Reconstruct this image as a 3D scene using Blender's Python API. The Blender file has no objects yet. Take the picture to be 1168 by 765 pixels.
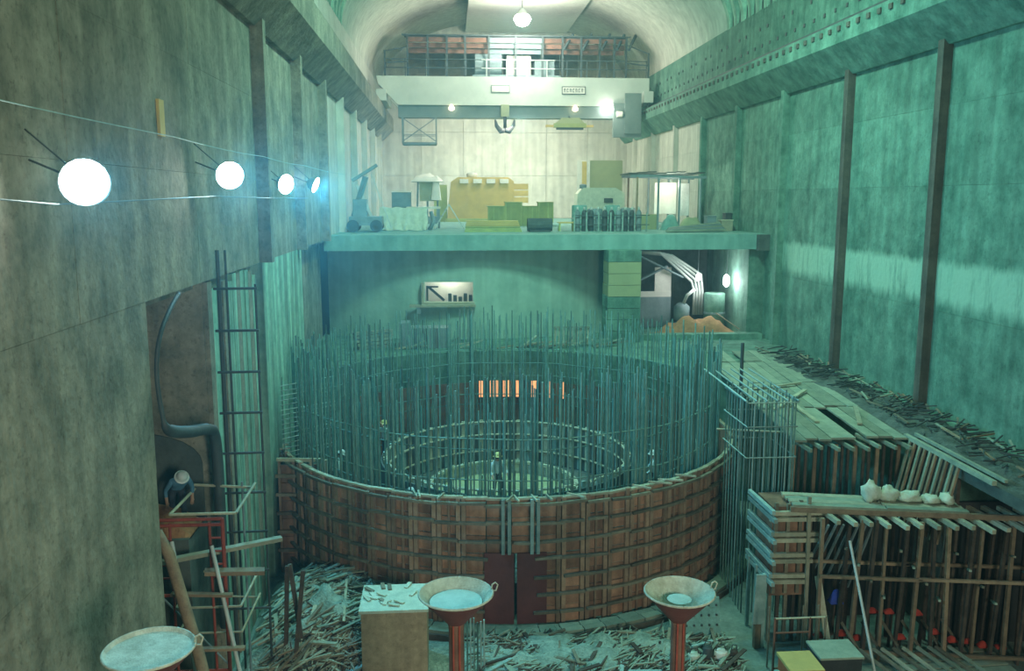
import bpy, bmesh, math, random
from mathutils import Vector, Matrix, noise

sc = bpy.context.scene
COL = sc.collection
rnd = random.Random(7)
PI = math.pi
R = math.radians

# ------------------------------------------------------------------ camera, world, light, exposure
cam_d = bpy.data.cameras.new('camera')
cam_d.sensor_width = 36.0
cam_d.lens = 36.0 * 1000.0 / 1168.0
cam_d.clip_end = 400
cam = bpy.data.objects.new('camera', cam_d)
COL.objects.link(cam)
cam.location = (0, 0, 0)
cam.rotation_euler = (R(90 - 8.8946), 0, R(-4.1815))
sc.camera = cam

world = bpy.data.worlds.new('world')
sc.world = world
world.use_nodes = True
world.node_tree.nodes['Background'].inputs[0].default_value = (0.10, 0.20, 0.19, 1)
world.node_tree.nodes['Background'].inputs[1].default_value = 0.05

sc.view_settings.view_transform = 'Standard'
sc.view_settings.look = 'None'
sc.view_settings.gamma = 1
sc.view_settings.use_curve_mapping = False
sc.view_settings.exposure = 0.12
sc.cycles.volume_bounces = 0
sc.cycles.max_bounces = 5
sc.cycles.diffuse_bounces = 3
sc.cycles.sample_clamp_indirect = 4


def light(name, kind, loc, energy, color, size=0.3, aim=None, spot=None):
    d = bpy.data.lights.new(name, kind)
    d.energy = energy
    d.color = color
    if kind == 'AREA':
        d.size = size
    else:
        d.shadow_soft_size = size
    if kind == 'SPOT' and spot:
        d.spot_size = R(spot)
        d.spot_blend = 0.6
    o = bpy.data.objects.new(name, d)
    COL.objects.link(o)
    o.location = loc
    if aim is not None:
        v = Vector(aim) - Vector(loc)
        o.rotation_euler = v.to_track_quat('-Z', 'Y').to_euler()
    return o


TEAL = (0.40, 1.0, 0.78)
BLUE = (0.15, 0.68, 1.0)
WARM = (0.97, 1.0, 0.84)
# unseen fill lights added above the frame, around the crane and behind the camera
light('vault_fill', 'AREA', (6, 24, 13.0), 1050, TEAL, 3.0, aim=(6, 25, -12))
light('vault_fill', 'AREA', (5, 31, 13.2), 3300, (0.50, 1.0, 0.80), 3.0, aim=(5, 43, -4))
light('vault_fill', 'AREA', (5.2, 53, 13.0), 650, (0.90, 1.0, 0.90), 2.0, aim=(5.2, 66, 6))
light('crane_fill', 'AREA', (5.2, 68.6, 6.4), 2300, (0.92, 1.0, 0.84), 5.0, aim=(5.2, 78, 4))  # added out of sight to whiten the back wall
light('crane_fill', 'AREA', (5.2, 65.2, 5.6), 500, (1.0, 1.0, 0.88), 2.0, aim=(5.2, 60, -2))
light('behind_camera_fill', 'AREA', (7, -6, 0), 1500, (0.95, 1.0, 0.82), 3.0, aim=(6, 25, -8))
light('behind_camera_fill', 'AREA', (4.5, -3, -3), 520, (1.0, 0.88, 0.74), 2.5, aim=(-5.6, 13, -5))


# ------------------------------------------------------------------ materials
def mat(name, c1, c2, scale=2.0, rough=0.85, bump=0.25, streak=0.0, var=0.0, metal=0.0, spots=0.0, detail=6, coat=0.0):
    m = bpy.data.materials.new(name)
    m.use_nodes = True
    nt = m.node_tree
    N, L = nt.nodes, nt.links
    b = N['Principled BSDF']
    b.inputs['Roughness'].default_value = rough
    b.inputs['Metallic'].default_value = metal
    geo = N.new('ShaderNodeNewGeometry')
    n1 = N.new('ShaderNodeTexNoise')
    n1.inputs['Scale'].default_value = scale
    n1.inputs['Detail'].default_value = detail
    n1.inputs['Roughness'].default_value = 0.70
    L.new(geo.outputs['Position'], n1.inputs['Vector'])
    ramp = N.new('ShaderNodeValToRGB')
    ramp.color_ramp.elements[0].position = 0.33
    ramp.color_ramp.elements[1].position = 0.68
    ramp.color_ramp.elements[0].color = (*c2, 1)
    ramp.color_ramp.elements[1].color = (*c1, 1)
    L.new(n1.outputs['Fac'], ramp.inputs['Fac'])
    out = ramp.outputs['Color']
    if streak:
        mp = N.new('ShaderNodeMapping')
        mp.inputs['Scale'].default_value = (2.6, 2.6, 0.12)
        L.new(geo.outputs['Position'], mp.inputs['Vector'])
        n2 = N.new('ShaderNodeTexNoise')
        n2.inputs['Scale'].default_value = 1.0
        n2.inputs['Detail'].default_value = 5
        L.new(mp.outputs['Vector'], n2.inputs['Vector'])
        mr = N.new('ShaderNodeMapRange')
        mr.inputs['From Min'].default_value = 0.35
        mr.inputs['From Max'].default_value = 0.65
        mr.inputs['To Min'].default_value = 1 - streak
        mr.inputs['To Max'].default_value = 1 + streak * 0.5
        L.new(n2.outputs['Fac'], mr.inputs['Value'])
        mx = N.new('ShaderNodeMix')
        mx.data_type = 'RGBA'
        mx.blend_type = 'MULTIPLY'
        mx.inputs['Factor'].default_value = 1
        L.new(out, mx.inputs[6])
        L.new(mr.outputs['Result'], mx.inputs[7])
        out = mx.outputs[2]
    if spots:
        n3 = N.new('ShaderNodeTexNoise')
        n3.inputs['Scale'].default_value = 7
        n3.inputs['Detail'].default_value = 8
        n3.inputs['Roughness'].default_value = 0.8
        L.new(geo.outputs['Position'], n3.inputs['Vector'])
        mr = N.new('ShaderNodeMapRange')
        mr.inputs['From Min'].default_value = 0.30
        mr.inputs['From Max'].default_value = 0.47
        mr.inputs['To Min'].default_value = 1 - spots
        mr.inputs['To Max'].default_value = 1
        L.new(n3.outputs['Fac'], mr.inputs['Value'])
        mx = N.new('ShaderNodeMix')
        mx.data_type = 'RGBA'
        mx.blend_type = 'MULTIPLY'
        mx.inputs['Factor'].default_value = 1
        L.new(out, mx.inputs[6])
        L.new(mr.outputs['Result'], mx.inputs[7])
        out = mx.outputs[2]
    if var:
        oi = N.new('ShaderNodeObjectInfo')
        mr = N.new('ShaderNodeMapRange')
        mr.inputs['To Min'].default_value = 1 - var
        mr.inputs['To Max'].default_value = 1 + var
        L.new(oi.outputs['Random'], mr.inputs['Value'])
        mx = N.new('ShaderNodeMix')
        mx.data_type = 'RGBA'
        mx.blend_type = 'MULTIPLY'
        mx.inputs['Factor'].default_value = 1
        L.new(out, mx.inputs[6])
        L.new(mr.outputs['Result'], mx.inputs[7])
        out = mx.outputs[2]
    L.new(out, b.inputs['Base Color'])
    if bump:
        nb = N.new('ShaderNodeTexNoise')
        nb.inputs['Scale'].default_value = scale * 6
        nb.inputs['Detail'].default_value = 4
        L.new(geo.outputs['Position'], nb.inputs['Vector'])
        bp = N.new('ShaderNodeBump')
        bp.inputs['Strength'].default_value = bump
        bp.inputs['Distance'].default_value = 0.06
        L.new(nb.outputs['Fac'], bp.inputs['Height'])
        L.new(bp.outputs['Normal'], b.inputs['Normal'])
    return m


def emit(name, color, strength):
    m = bpy.data.materials.new(name)
    m.use_nodes = True
    b = m.node_tree.nodes['Principled BSDF']
    b.inputs['Base Color'].default_value = (*color, 1)
    b.inputs['Emission Color'].default_value = (*color, 1)
    b.inputs['Emission Strength'].default_value = strength
    return m


M = {}
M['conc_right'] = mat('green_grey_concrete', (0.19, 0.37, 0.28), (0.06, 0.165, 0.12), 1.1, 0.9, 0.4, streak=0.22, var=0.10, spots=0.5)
M['conc_left'] = mat('olive_grey_concrete', (0.38, 0.36, 0.27), (0.14, 0.16, 0.12), 1.2, 0.9, 0.45, streak=0.22, var=0.05, spots=0.6)
M['conc_pale'] = mat('pale_bleached_concrete', (0.36, 0.60, 0.46), (0.16, 0.36, 0.27), 1.6, 0.9, 0.2, streak=0.5, spots=0.2)
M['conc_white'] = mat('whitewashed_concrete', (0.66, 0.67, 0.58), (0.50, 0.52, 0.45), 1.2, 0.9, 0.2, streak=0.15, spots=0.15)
M['conc_slab'] = mat('blue_grey_concrete', (0.24, 0.46, 0.40), (0.15, 0.32, 0.28), 1.0, 0.9, 0.2, streak=0.15)
M['conc_barrel'] = mat('light_green_grey_concrete', (0.36, 0.56, 0.46), (0.25, 0.43, 0.35), 1.0, 0.9, 0.2, streak=0.12)
M['conc_dark'] = mat('dark_grey_concrete', (0.12, 0.16, 0.14), (0.05, 0.07, 0.065), 0.9, 0.9, 0.4)  # dark grey green tone for backings, recesses and the near vault
M['pilaster_near'] = mat('brown_shaded_concrete', (0.16, 0.15, 0.12), (0.07, 0.07, 0.06), 1.4, 0.9, 0.3, streak=0.3)  # shade of the near column faces put into a dark brown colour
M['floor'] = mat('dusty_rubble_floor', (0.27, 0.36, 0.30), (0.12, 0.18, 0.155), 1.3, 0.95, 0.6, spots=0.4)
M['rubble_pale'] = mat('pale_green_rubble', (0.44, 0.55, 0.45), (0.15, 0.22, 0.18), 2.6, 0.95, 0.9, spots=0.6)
M['rock'] = mat('dark_loose_rubble', (0.16, 0.20, 0.175), (0.05, 0.07, 0.06), 2.4, 0.95, 0.8, spots=0.5)
M['plywood'] = mat('rust_brown_form_panel', (0.46, 0.27, 0.165), (0.24, 0.135, 0.085), 1.8, 0.8, 0.2, streak=0.4, var=0.35)
M['stud'] = mat('brown_form_timber', (0.42, 0.29, 0.19), (0.24, 0.165, 0.115), 3.0, 0.85, 0.3, var=0.3)
M['waler'] = mat('grey_form_timber', (0.26, 0.235, 0.165), (0.13, 0.12, 0.085), 3.0, 0.85, 0.3, var=0.35)
M['timber'] = mat('pale_site_timber', (0.50, 0.50, 0.36), (0.30, 0.32, 0.23), 3.0, 0.85, 0.3, var=0.25)
M['timber_brown'] = mat('tan_site_timber', (0.36, 0.27, 0.17), (0.20, 0.15, 0.10), 3.0, 0.85, 0.3, var=0.3)
M['timber_dark'] = mat('dark_shoring_timber', (0.12, 0.095, 0.07), (0.05, 0.04, 0.032), 3.0, 0.9, 0.3, var=0.35)
M['plank'] = mat('weathered_plank', (0.34, 0.40, 0.30), (0.20, 0.26, 0.20), 2.0, 0.9, 0.3, var=0.2)
M['tanply'] = mat('tan_plywood', (0.50, 0.38, 0.24), (0.32, 0.25, 0.155), 5.0, 0.8, 0.2, streak=0.25, spots=0.4)
M['rebar'] = mat('grey_green_rebar', (0.20, 0.37, 0.32), (0.10, 0.21, 0.185), 3.0, 0.65, 0.1, metal=0.25, var=0.45)
M['rebar_pale'] = mat('pale_rebar', (0.34, 0.48, 0.44), (0.20, 0.32, 0.29), 3.0, 0.65, 0.1, var=0.3)
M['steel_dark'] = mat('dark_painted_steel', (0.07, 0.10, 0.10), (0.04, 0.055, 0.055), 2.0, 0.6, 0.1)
M['steel_blue'] = mat('blue_grey_steel', (0.24, 0.33, 0.34), (0.15, 0.22, 0.23), 2.0, 0.6, 0.1)
M['steel_pale'] = mat('pale_galvanised_steel', (0.60, 0.66, 0.62), (0.42, 0.49, 0.46), 2.0, 0.5, 0.1)
M['crane'] = mat('cream_grey_crane_paint', (0.62, 0.68, 0.60), (0.50, 0.57, 0.51), 0.6, 0.6, 0.05)
M['crane_dark'] = mat('grey_crane_paint', (0.22, 0.29, 0.27), (0.15, 0.21, 0.20), 0.8, 0.6, 0.05)
M['rust'] = mat('rust_red_boards', (0.25, 0.135, 0.09), (0.13, 0.07, 0.05), 2.5, 0.85, 0.2, var=0.2)
M['red'] = mat('red_oxide_paint', (0.42, 0.085, 0.055), (0.22, 0.045, 0.03), 3.0, 0.7, 0.2)
M['maroon'] = mat('maroon_painted_plate', (0.17, 0.055, 0.05), (0.11, 0.035, 0.032), 1.6, 0.75, 0.15)
M['pan'] = mat('grout_crusted_pan', (0.62, 0.66, 0.52), (0.36, 0.38, 0.28), 6.0, 0.9, 0.4)
M['grout'] = mat('pale_grout', (0.55, 0.72, 0.62), (0.42, 0.58, 0.50), 5.0, 0.9, 0.4)
M['cloth_pale'] = mat('pale_cloth', (0.66, 0.72, 0.58), (0.46, 0.54, 0.43), 4.0, 0.95, 0.3)
M['cloth_teal'] = mat('teal_tarpaulin', (0.26, 0.50, 0.44), (0.15, 0.33, 0.29), 2.5, 0.9, 0.4)
M['cloth_olive'] = mat('olive_canvas', (0.40, 0.44, 0.26), (0.28, 0.32, 0.19), 2.5, 0.9, 0.3)
M['cloth_red'] = mat('red_rag', (0.60, 0.07, 0.045), (0.34, 0.035, 0.025), 4.0, 0.9, 0.2)
M['cloth_blue'] = mat('blue_rag', (0.05, 0.09, 0.45), (0.03, 0.05, 0.25), 4.0, 0.9, 0.2)
M['yellow'] = mat('ochre_yellow_paint', (0.66, 0.50, 0.16), (0.50, 0.38, 0.13), 1.2, 0.7, 0.1, var=0.12)
M['yellow_green'] = mat('yellow_green_paint', (0.44, 0.50, 0.18), (0.30, 0.37, 0.14), 1.6, 0.75, 0.1, var=0.2)
M['olive'] = mat('olive_painted_panel', (0.36, 0.40, 0.21), (0.29, 0.33, 0.18), 1.0, 0.7, 0.1)
M['white'] = mat('white_paint', (0.80, 0.80, 0.72), (0.66, 0.67, 0.60), 2.0, 0.6, 0.1)
M['orange_box'] = mat('orange_red_paint', (0.60, 0.16, 0.06), (0.40, 0.10, 0.04), 3.0, 0.7, 0.1)
M['black'] = mat('black_sheet', (0.045, 0.05, 0.05), (0.025, 0.03, 0.03), 2.0, 0.75, 0.2)
M['sand'] = mat('rust_brown_sand', (0.46, 0.24, 0.11), (0.27, 0.13, 0.06), 5.0, 0.95, 0.5)
M['skin'] = mat('skin', (0.42, 0.25, 0.17), (0.36, 0.21, 0.14), 8.0, 0.6, 0.0)
M['shirt_pale'] = mat('pale_work_shirt', (0.50, 0.62, 0.60), (0.38, 0.50, 0.49), 6.0, 0.9, 0.1)
M['shirt_blue'] = mat('blue_work_shirt', (0.10, 0.25, 0.36), (0.06, 0.17, 0.26), 6.0, 0.9, 0.1)
M['trousers'] = mat('dark_work_trousers', (0.05, 0.07, 0.09), (0.03, 0.045, 0.06), 6.0, 0.9, 0.1)
M['hat_pale'] = mat('pale_hard_hat', (0.62, 0.72, 0.70), (0.52, 0.62, 0.60), 3.0, 0.4, 0.0)
M['hat_yellow'] = mat('yellow_hard_hat', (0.62, 0.56, 0.20), (0.52, 0.46, 0.16), 3.0, 0.4, 0.0)
M['lamp_face'] = emit('lamp_glass', (0.93, 1.0, 0.94), 45)
M['lamp_far'] = emit('hot_lamp_glass', (1.0, 1.0, 0.95), 60)
M['bulb_warm'] = emit('warm_bulb', (1.0, 0.82, 0.55), 6)
M['bulb_white'] = emit('white_bulb', (1.0, 1.0, 0.95), 18)
M['slot_glow'] = emit('orange_lit_opening', (1.0, 0.42, 0.17), 1.15)

# ------------------------------------------------------------------ helpers
def link(name, me, m, parent=None):
    o = bpy.data.objects.new(name, me)
    COL.objects.link(o)
    if m is not None and not me.materials:
        me.materials.append(m)
    if parent is not None:
        o.parent = parent
        o.matrix_parent_inverse = WINV[parent.name]
    return o


WINV = {}


def tag(o, label=None, cat=None, group=None, kind=None):
    if label: o['label'] = label
    if cat: o['category'] = cat
    if group: o['group'] = group
    if kind: o['kind'] = kind
    WINV.setdefault(o.name, Matrix.Translation(o.location).inverted())
    return o


def thing(name, label, cat, loc, group=None, kind=None):
    o = bpy.data.objects.new(name, None)
    o.empty_display_size = 0.2
    COL.objects.link(o)
    o.location = loc
    WINV[o.name] = Matrix.Translation(Vector(loc)).inverted()
    return tag(o, label, cat, group, kind)


class MB:
    def __init__(s):
        s.v, s.f = [], []

    def add(s, vs, fs):
        k = len(s.v)
        s.v += [tuple(v) for v in vs]
        s.f += [tuple(i + k for i in f) for f in fs]

    def box(s, x0, x1, y0, y1, z0, z1):
        s.add([(x0, y0, z0), (x1, y0, z0), (x1, y1, z0), (x0, y1, z0), (x0, y0, z1), (x1, y0, z1), (x1, y1, z1), (x0, y1, z1)],
              [(0, 3, 2, 1), (4, 5, 6, 7), (0, 1, 5, 4), (1, 2, 6, 5), (2, 3, 7, 6), (3, 0, 4, 7)])
        return s

    def bar(s, p0, p1, w, h=None, up=(0, 0, 1)):
        h = h or w
        p0, p1 = Vector(p0), Vector(p1)
        d = (p1 - p0).normalized()
        u = Vector(up)
        if abs(d.dot(u)) > 0.97:
            u = Vector((0, 1, 0))
        a = d.cross(u).normalized()
        b = a.cross(d)
        vs = []
        for p in (p0, p1):
            for sa, sb in ((-1, -1), (1, -1), (1, 1), (-1, 1)):
                vs.append(p + a * sa * w / 2 + b * sb * h / 2)
        s.add(vs, [(0, 1, 2, 3), (7, 6, 5, 4), (0, 4, 5, 1), (1, 5, 6, 2), (2, 6, 7, 3), (3, 7, 4, 0)])
        return s

    def tube(s, pts, r, n=8, closed=False):
        pts = [Vector(p) for p in pts]
        rs = r if isinstance(r, (list, tuple)) else [r] * len(pts)
        k = len(s.v)
        a = None
        for i, p in enumerate(pts):
            d = (pts[min(i + 1, len(pts) - 1)] - pts[max(i - 1, 0)]).normalized()
            if a is None:
                t = Vector((0, 0, 1)) if abs(d.z) < 0.9 else Vector((1, 0, 0))
                a = d.cross(t).normalized()
            else:
                a = (a - d * a.dot(d)).normalized()
            b = d.cross(a)
            for j in range(n):
                q = 2 * PI * j / n
                s.v.append(tuple(p + (a * math.cos(q) + b * math.sin(q)) * rs[i]))
        for i in range(len(pts) - 1):
            for j in range(n):
                s.f.append((k + i * n + j, k + i * n + (j + 1) % n, k + (i + 1) * n + (j + 1) % n, k + (i + 1) * n + j))
        s.f.append(tuple(k + j for j in reversed(range(n))))
        s.f.append(tuple(k + (len(pts) - 1) * n + j for j in range(n)))
        return s

    def lathe(s, c, prof, n=24, cap=False):
        k = len(s.v)
        for (r, z) in prof:
            for j in range(n):
                q = 2 * PI * j / n
                s.v.append((c[0] + r * math.cos(q), c[1] + r * math.sin(q), c[2] + z))
        for i in range(len(prof) - 1):
            for j in range(n):
                s.f.append((k + i * n + j, k + i * n + (j + 1) % n, k + (i + 1) * n + (j + 1) % n, k + (i + 1) * n + j))
        if cap:
            s.f.append(tuple(k + j for j in reversed(range(n))))
            s.f.append(tuple(k + (len(prof) - 1) * n + j for j in range(n)))
        return s

    def prism_y(s, poly, y0, y1):
        n = len(poly)
        s.add([(x, y0, z) for x, z in poly] + [(x, y1, z) for x, z in poly],
              [tuple(range(n)), tuple(reversed(range(n, 2 * n)))] + [(i, i + n, (i + 1) % n + n, (i + 1) % n) for i in range(n)])
        return s

    def mesh(s, name, smooth=False):
        me = bpy.data.meshes.new(name)
        me.from_pydata(s.v, [], s.f)
        bm = bmesh.new()
        bm.from_mesh(me)
        bmesh.ops.recalc_face_normals(bm, faces=bm.faces)
        bm.to_mesh(me)
        bm.free()
        if smooth:
            for p in me.polygons: p.use_smooth = True
        return me

    def build(s, name, m, parent=None, smooth=False):
        return link(name, s.mesh(name, smooth), m, parent)


UNIT = {}


def unit(kind, m):
    key = (kind, m.name)
    if key not in UNIT:
        b = MB()
        if kind == 'box':
            b.box(-.5, .5, -.5, .5, 0, 1)
        else:
            b.tube([(0, 0, 0), (0, 0, 1)], 1.0, 6 if kind == 'rod' else 10)
        me = b.mesh(kind + '_' + m.name, kind != 'box')
        me.materials.append(m)
        if kind != 'box':
            for p in me.polygons:
                p.use_smooth = len(p.vertices) == 4
        UNIT[key] = me
    return UNIT[key]


def place(name, p0, p1, w, h, m, parent=None, kind='box', roll=0.0, up=(0, 0, 1)):
    """one bar or rod as an object of its own on shared mesh data, from p0 to p1"""
    p0, p1 = Vector(p0), Vector(p1)
    d = p1 - p0
    ln = d.length
    d.normalize()
    u = Vector(up)
    if abs(d.dot(u)) > 0.97:
        u = Vector((0, 1, 0))
    a = d.cross(u).normalized()
    b = d.cross(a)
    rot = Matrix((a, b, d)).transposed().to_4x4()
    if roll:
        rot = rot @ Matrix.Rotation(roll, 4, 'Z')
    o = link(name, unit(kind, m), None, parent)
    o.matrix_basis = Matrix.Translation(p0) @ rot @ Matrix.Diagonal((w, h, ln, 1))
    return o


def rod(name, p0, p1, r, m, parent=None):
    return place(name, p0, p1, r, r, m, parent, 'rod')


def ubox(name, x0, x1, y0, y1, z0, z1, m, parent=None):
    o = link(name, unit('box', m), None, parent)
    o.matrix_basis = Matrix.Translation(((x0 + x1) / 2, (y0 + y1) / 2, z0)) @ Matrix.Diagonal((x1 - x0, y1 - y0, z1 - z0, 1))
    return o


def struct(name):
    o = thing(name, None, None, (0, 0, 0))
    o['kind'] = 'structure'
    return o


def heap(x, y, z, sx, sy, h, seed, nx=14, ny=10, rough=0.35, power=0.8):
    """a lumpy closed mound"""
    b = MB()
    top = []
    for i in range(nx + 1):
        for j in range(ny + 1):
            u, v = i / nx * 2 - 1, j / ny * 2 - 1
            px, py = x + u * sx / 2, y + v * sy / 2
            e = max(0.0, (1 - abs(u) ** 2.4) * (1 - abs(v) ** 2.4)) ** power
            n = noise.noise(Vector((px * 1.7 + seed, py * 1.7, seed * 0.7))) + 0.5 * noise.noise(Vector((px * 4 + seed, py * 4, seed)))
            top.append((px, py, z + h * e * (1 + rough * n)))
    b.add(top, [(i * (ny + 1) + j, (i + 1) * (ny + 1) + j, (i + 1) * (ny + 1) + j + 1, i * (ny + 1) + j + 1) for i in range(nx) for j in range(ny)])
    b.box(x - sx / 2, x + sx / 2, y - sy / 2, y + sy / 2, z - 0.04, z + 0.005)
    return b


XL, XR = -5.6, 15.8
FLOOR, LEDGE, DECK = -12.0, -6.95, -1.75
YB = 78.0
BAYS_R = [27.5 + 6.6 * k for k in range(-6, 8)]
BAYS_L = [26.9 + 6.6 * k for k in range(-6, 8)]

# ------------------------------------------------------------------ setting: walls, vault, floor
wr = struct('wall_right')
MB().box(XR + 0.12, XR + 1.2, -20, YB, FLOOR, 11).build('backing', M['conc_dark'], wr)
M['conc_band'] = M['conc_right'].copy()
M['conc_band'].name = 'concrete_with_pale_lime_band'
nt = M['conc_band'].node_tree
N_, L_ = nt.nodes, nt.links
bs = N_['Principled BSDF']
src = bs.inputs['Base Color'].links[0].from_socket
g_ = N_.new('ShaderNodeNewGeometry')
mp_ = N_.new('ShaderNodeMapping')
mp_.inputs['Scale'].default_value = (2.2, 2.2, 0.35)
L_.new(g_.outputs['Position'], mp_.inputs['Vector'])
nz_ = N_.new('ShaderNodeTexNoise')
nz_.inputs['Scale'].default_value = 1.3
nz_.inputs['Detail'].default_value = 8
nz_.inputs['Roughness'].default_value = 0.7
L_.new(mp_.outputs['Vector'], nz_.inputs['Vector'])
sp_ = N_.new('ShaderNodeSeparateXYZ')
L_.new(g_.outputs['Position'], sp_.inputs['Vector'])


def mnode(op, a, b):
    n = N_.new('ShaderNodeMath')
    n.operation = op
    n.use_clamp = op == 'MULTIPLY'
    for i, q in enumerate((a, b)):
        if isinstance(q, (int, float)): n.inputs[i].default_value = q
        else: L_.new(q, n.inputs[i])
    return n.outputs[0]


def ramp_(v, a, b):
    n = N_.new('ShaderNodeMapRange')
    n.inputs['From Min'].default_value = a
    n.inputs['From Max'].default_value = b
    L_.new(v, n.inputs['Value'])
    return n.outputs['Result']


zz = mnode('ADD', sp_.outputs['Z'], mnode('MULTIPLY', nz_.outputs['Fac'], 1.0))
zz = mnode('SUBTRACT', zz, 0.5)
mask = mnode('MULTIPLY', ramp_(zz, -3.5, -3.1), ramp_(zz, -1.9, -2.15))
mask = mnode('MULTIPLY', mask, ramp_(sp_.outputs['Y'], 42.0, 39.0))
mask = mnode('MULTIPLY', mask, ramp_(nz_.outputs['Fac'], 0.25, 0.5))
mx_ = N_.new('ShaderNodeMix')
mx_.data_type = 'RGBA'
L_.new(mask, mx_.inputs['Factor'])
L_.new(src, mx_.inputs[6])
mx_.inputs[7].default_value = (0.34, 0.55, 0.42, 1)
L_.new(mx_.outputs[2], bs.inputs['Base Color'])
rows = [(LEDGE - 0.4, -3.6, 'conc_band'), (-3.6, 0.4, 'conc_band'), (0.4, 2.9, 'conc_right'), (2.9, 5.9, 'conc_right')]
ys = [-20] + BAYS_R + [YB]
for i in range(len(ys) - 1):
    for (z0, z1, mm) in rows:
        y0, y1 = ys[i], ys[i + 1]
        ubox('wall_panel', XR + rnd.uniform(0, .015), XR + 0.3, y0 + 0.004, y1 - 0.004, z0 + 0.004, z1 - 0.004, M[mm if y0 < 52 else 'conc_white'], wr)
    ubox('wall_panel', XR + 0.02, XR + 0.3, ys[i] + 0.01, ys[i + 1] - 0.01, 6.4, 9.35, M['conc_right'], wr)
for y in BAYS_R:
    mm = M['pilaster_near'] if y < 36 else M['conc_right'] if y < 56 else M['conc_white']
    ubox('pilaster', XR - 0.30, XR + 0.05, y - 0.17, y + 0.17, LEDGE - 0.3, 5.55, mm, wr)
MB().prism_y([(XR - 1.1, 6.5), (XR + 0.1, 6.5), (XR + 0.1, 4.75), (XR - 0.15, 4.75), (XR - 1.1, 5.75)], -20, YB).build('crane_beam', M['conc_right'], wr)
MB().box(XR - 0.85, XR - 0.72, -20, YB, 6.5, 6.68).build('crane_rail', M['steel_dark'], wr)
b = MB()
for k in range(84):
    y = 12 + 0.78 * k
    b.box(XR - 1.16, XR - 1.08, y, y + 0.22, 6.18, 6.36)
b.build('rail_clips', M['pilaster_near'], wr)['kind'] = 'stuff'
b = MB()
for k in range(60):
    y = 14 + 1.05 * k
    b.box(XR - 0.02, XR + 0.05, y, y + 0.16, 7.45, 7.6)
    if k % 3: b.box(XR - 0.02, XR + 0.05, y + .4, y + 0.56, 8.3, 8.45)
b.build('anchor_heads', M['steel_dark'], wr)['kind'] = 'stuff'

wl = struct('wall_left')
LZ = -1.9
yl = [-20] + BAYS_L + [YB]
for i in range(len(yl) - 1):
    y0, y1 = yl[i], yl[i + 1]
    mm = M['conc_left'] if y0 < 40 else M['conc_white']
    for z0, z1 in ((LZ, 0.55), (0.55, 2.9), (2.9, 5.9)):
        ubox('wall_panel', XL - 0.4, XL - rnd.uniform(0, .012), y0 + 0.003, y1 - 0.003, z0 + 0.003, z1 - 0.003, mm, wl)
    ubox('wall_panel', XL - 0.4, XL - 0.02, y0 + .01, y1 - .01, 6.4, 9.35, mm, wl)
MB().box(XL - 4.4, XL - 0.35, -20, 16.3, FLOOR, 11).build('backing', M['conc_left'], wl)
MB().box(XL - 4.4, XL - 0.35, 16.3, YB, LZ - 0.2, 11).build('upper_backing', M['conc_left'], wl)
for y in BAYS_L:
    if y < 26: continue
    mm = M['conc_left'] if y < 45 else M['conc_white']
    ubox('pilaster', XL - 0.05, XL + 0.36, y - 0.2, y + 0.2, LZ if y < 43 else DECK, 5.5, mm, wl)
MB().prism_y([(XL - 0.1, 6.75), (XL + 1.05, 6.75), (XL + 1.05, 5.75), (XL + 0.15, 4.9), (XL - 0.1, 4.9)], -20, YB).build('crane_beam', M['conc_left'], wl)
MB().box(XL + 0.7, XL + 0.83, -20, YB, 6.75, 6.93).build('crane_rail', M['steel_dark'], wl)
# lower zone: near block, adit recess, ribbed pier, groove, second pier
for z0, z1 in ((-12, -8.6), (-8.6, -5.2), (-5.2, LZ)):
    for y0, y1 in ((-20, 7), (7, 12), (12, 16.65)):
        ubox('wall_panel', XL - 0.4, XL - rnd.uniform(0, .02), y0 + .003, y1 - .003, z0 + .003, z1 - .003, M['conc_left'], wl)
b = MB()
b.box(-10, -5.75, 20.9, 25.9, FLOOR, LZ)
b.build('pier', M['conc_left'], wl)
for k in range(11):
    y = 20.95 + 0.46 * k
    ubox('pier_board', -5.8, -5.6 - rnd.uniform(0, .06), y, y + 0.40, FLOOR, LZ - 0.03 - rnd.random() * .3, M['conc_pale'] if k % 3 else M['conc_left'], wl)
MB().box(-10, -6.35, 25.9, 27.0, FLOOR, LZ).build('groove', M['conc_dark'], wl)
MB().box(-10, -5.6, 27.0, 34.2, FLOOR, LZ).build('pier', M['conc_pale'], wl)
MB().box(-10, -6.3, 34.2, 44.0, FLOOR, LZ).build('recess_back', M['conc_left'], wl)
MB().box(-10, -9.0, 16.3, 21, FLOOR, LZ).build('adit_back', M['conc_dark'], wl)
# solid arched slab on the pier, painted dark for the adit mouth's shade
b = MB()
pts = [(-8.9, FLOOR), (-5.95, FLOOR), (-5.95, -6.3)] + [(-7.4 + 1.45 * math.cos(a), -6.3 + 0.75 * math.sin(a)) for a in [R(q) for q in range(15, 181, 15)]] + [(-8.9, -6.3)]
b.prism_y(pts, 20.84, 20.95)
b.build('adit_mouth_shade', M['conc_dark'], wl)

wb = struct('wall_back')
for i in range(6):
    for j in range(3):
        x0 = XL - 0.2 + i * 3.63
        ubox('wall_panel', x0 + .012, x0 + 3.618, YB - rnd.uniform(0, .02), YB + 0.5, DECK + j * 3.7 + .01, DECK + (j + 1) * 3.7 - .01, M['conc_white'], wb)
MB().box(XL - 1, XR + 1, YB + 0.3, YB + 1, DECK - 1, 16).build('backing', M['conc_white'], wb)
w2 = struct('wall_front')
MB().box(XL - 4, XR + 1, -21, -20, FLOOR, 16).build('end_wall', M['conc_left'], w2)

ce = struct('ceiling')
XC, HALF, ZS, RISE = 5.1, 10.75, 9.3, 5.7


def arch(t, dr=0.0):
    return (XC + (HALF + dr) * math.cos(t), ZS + (RISE + dr) * math.sin(t))


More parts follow.
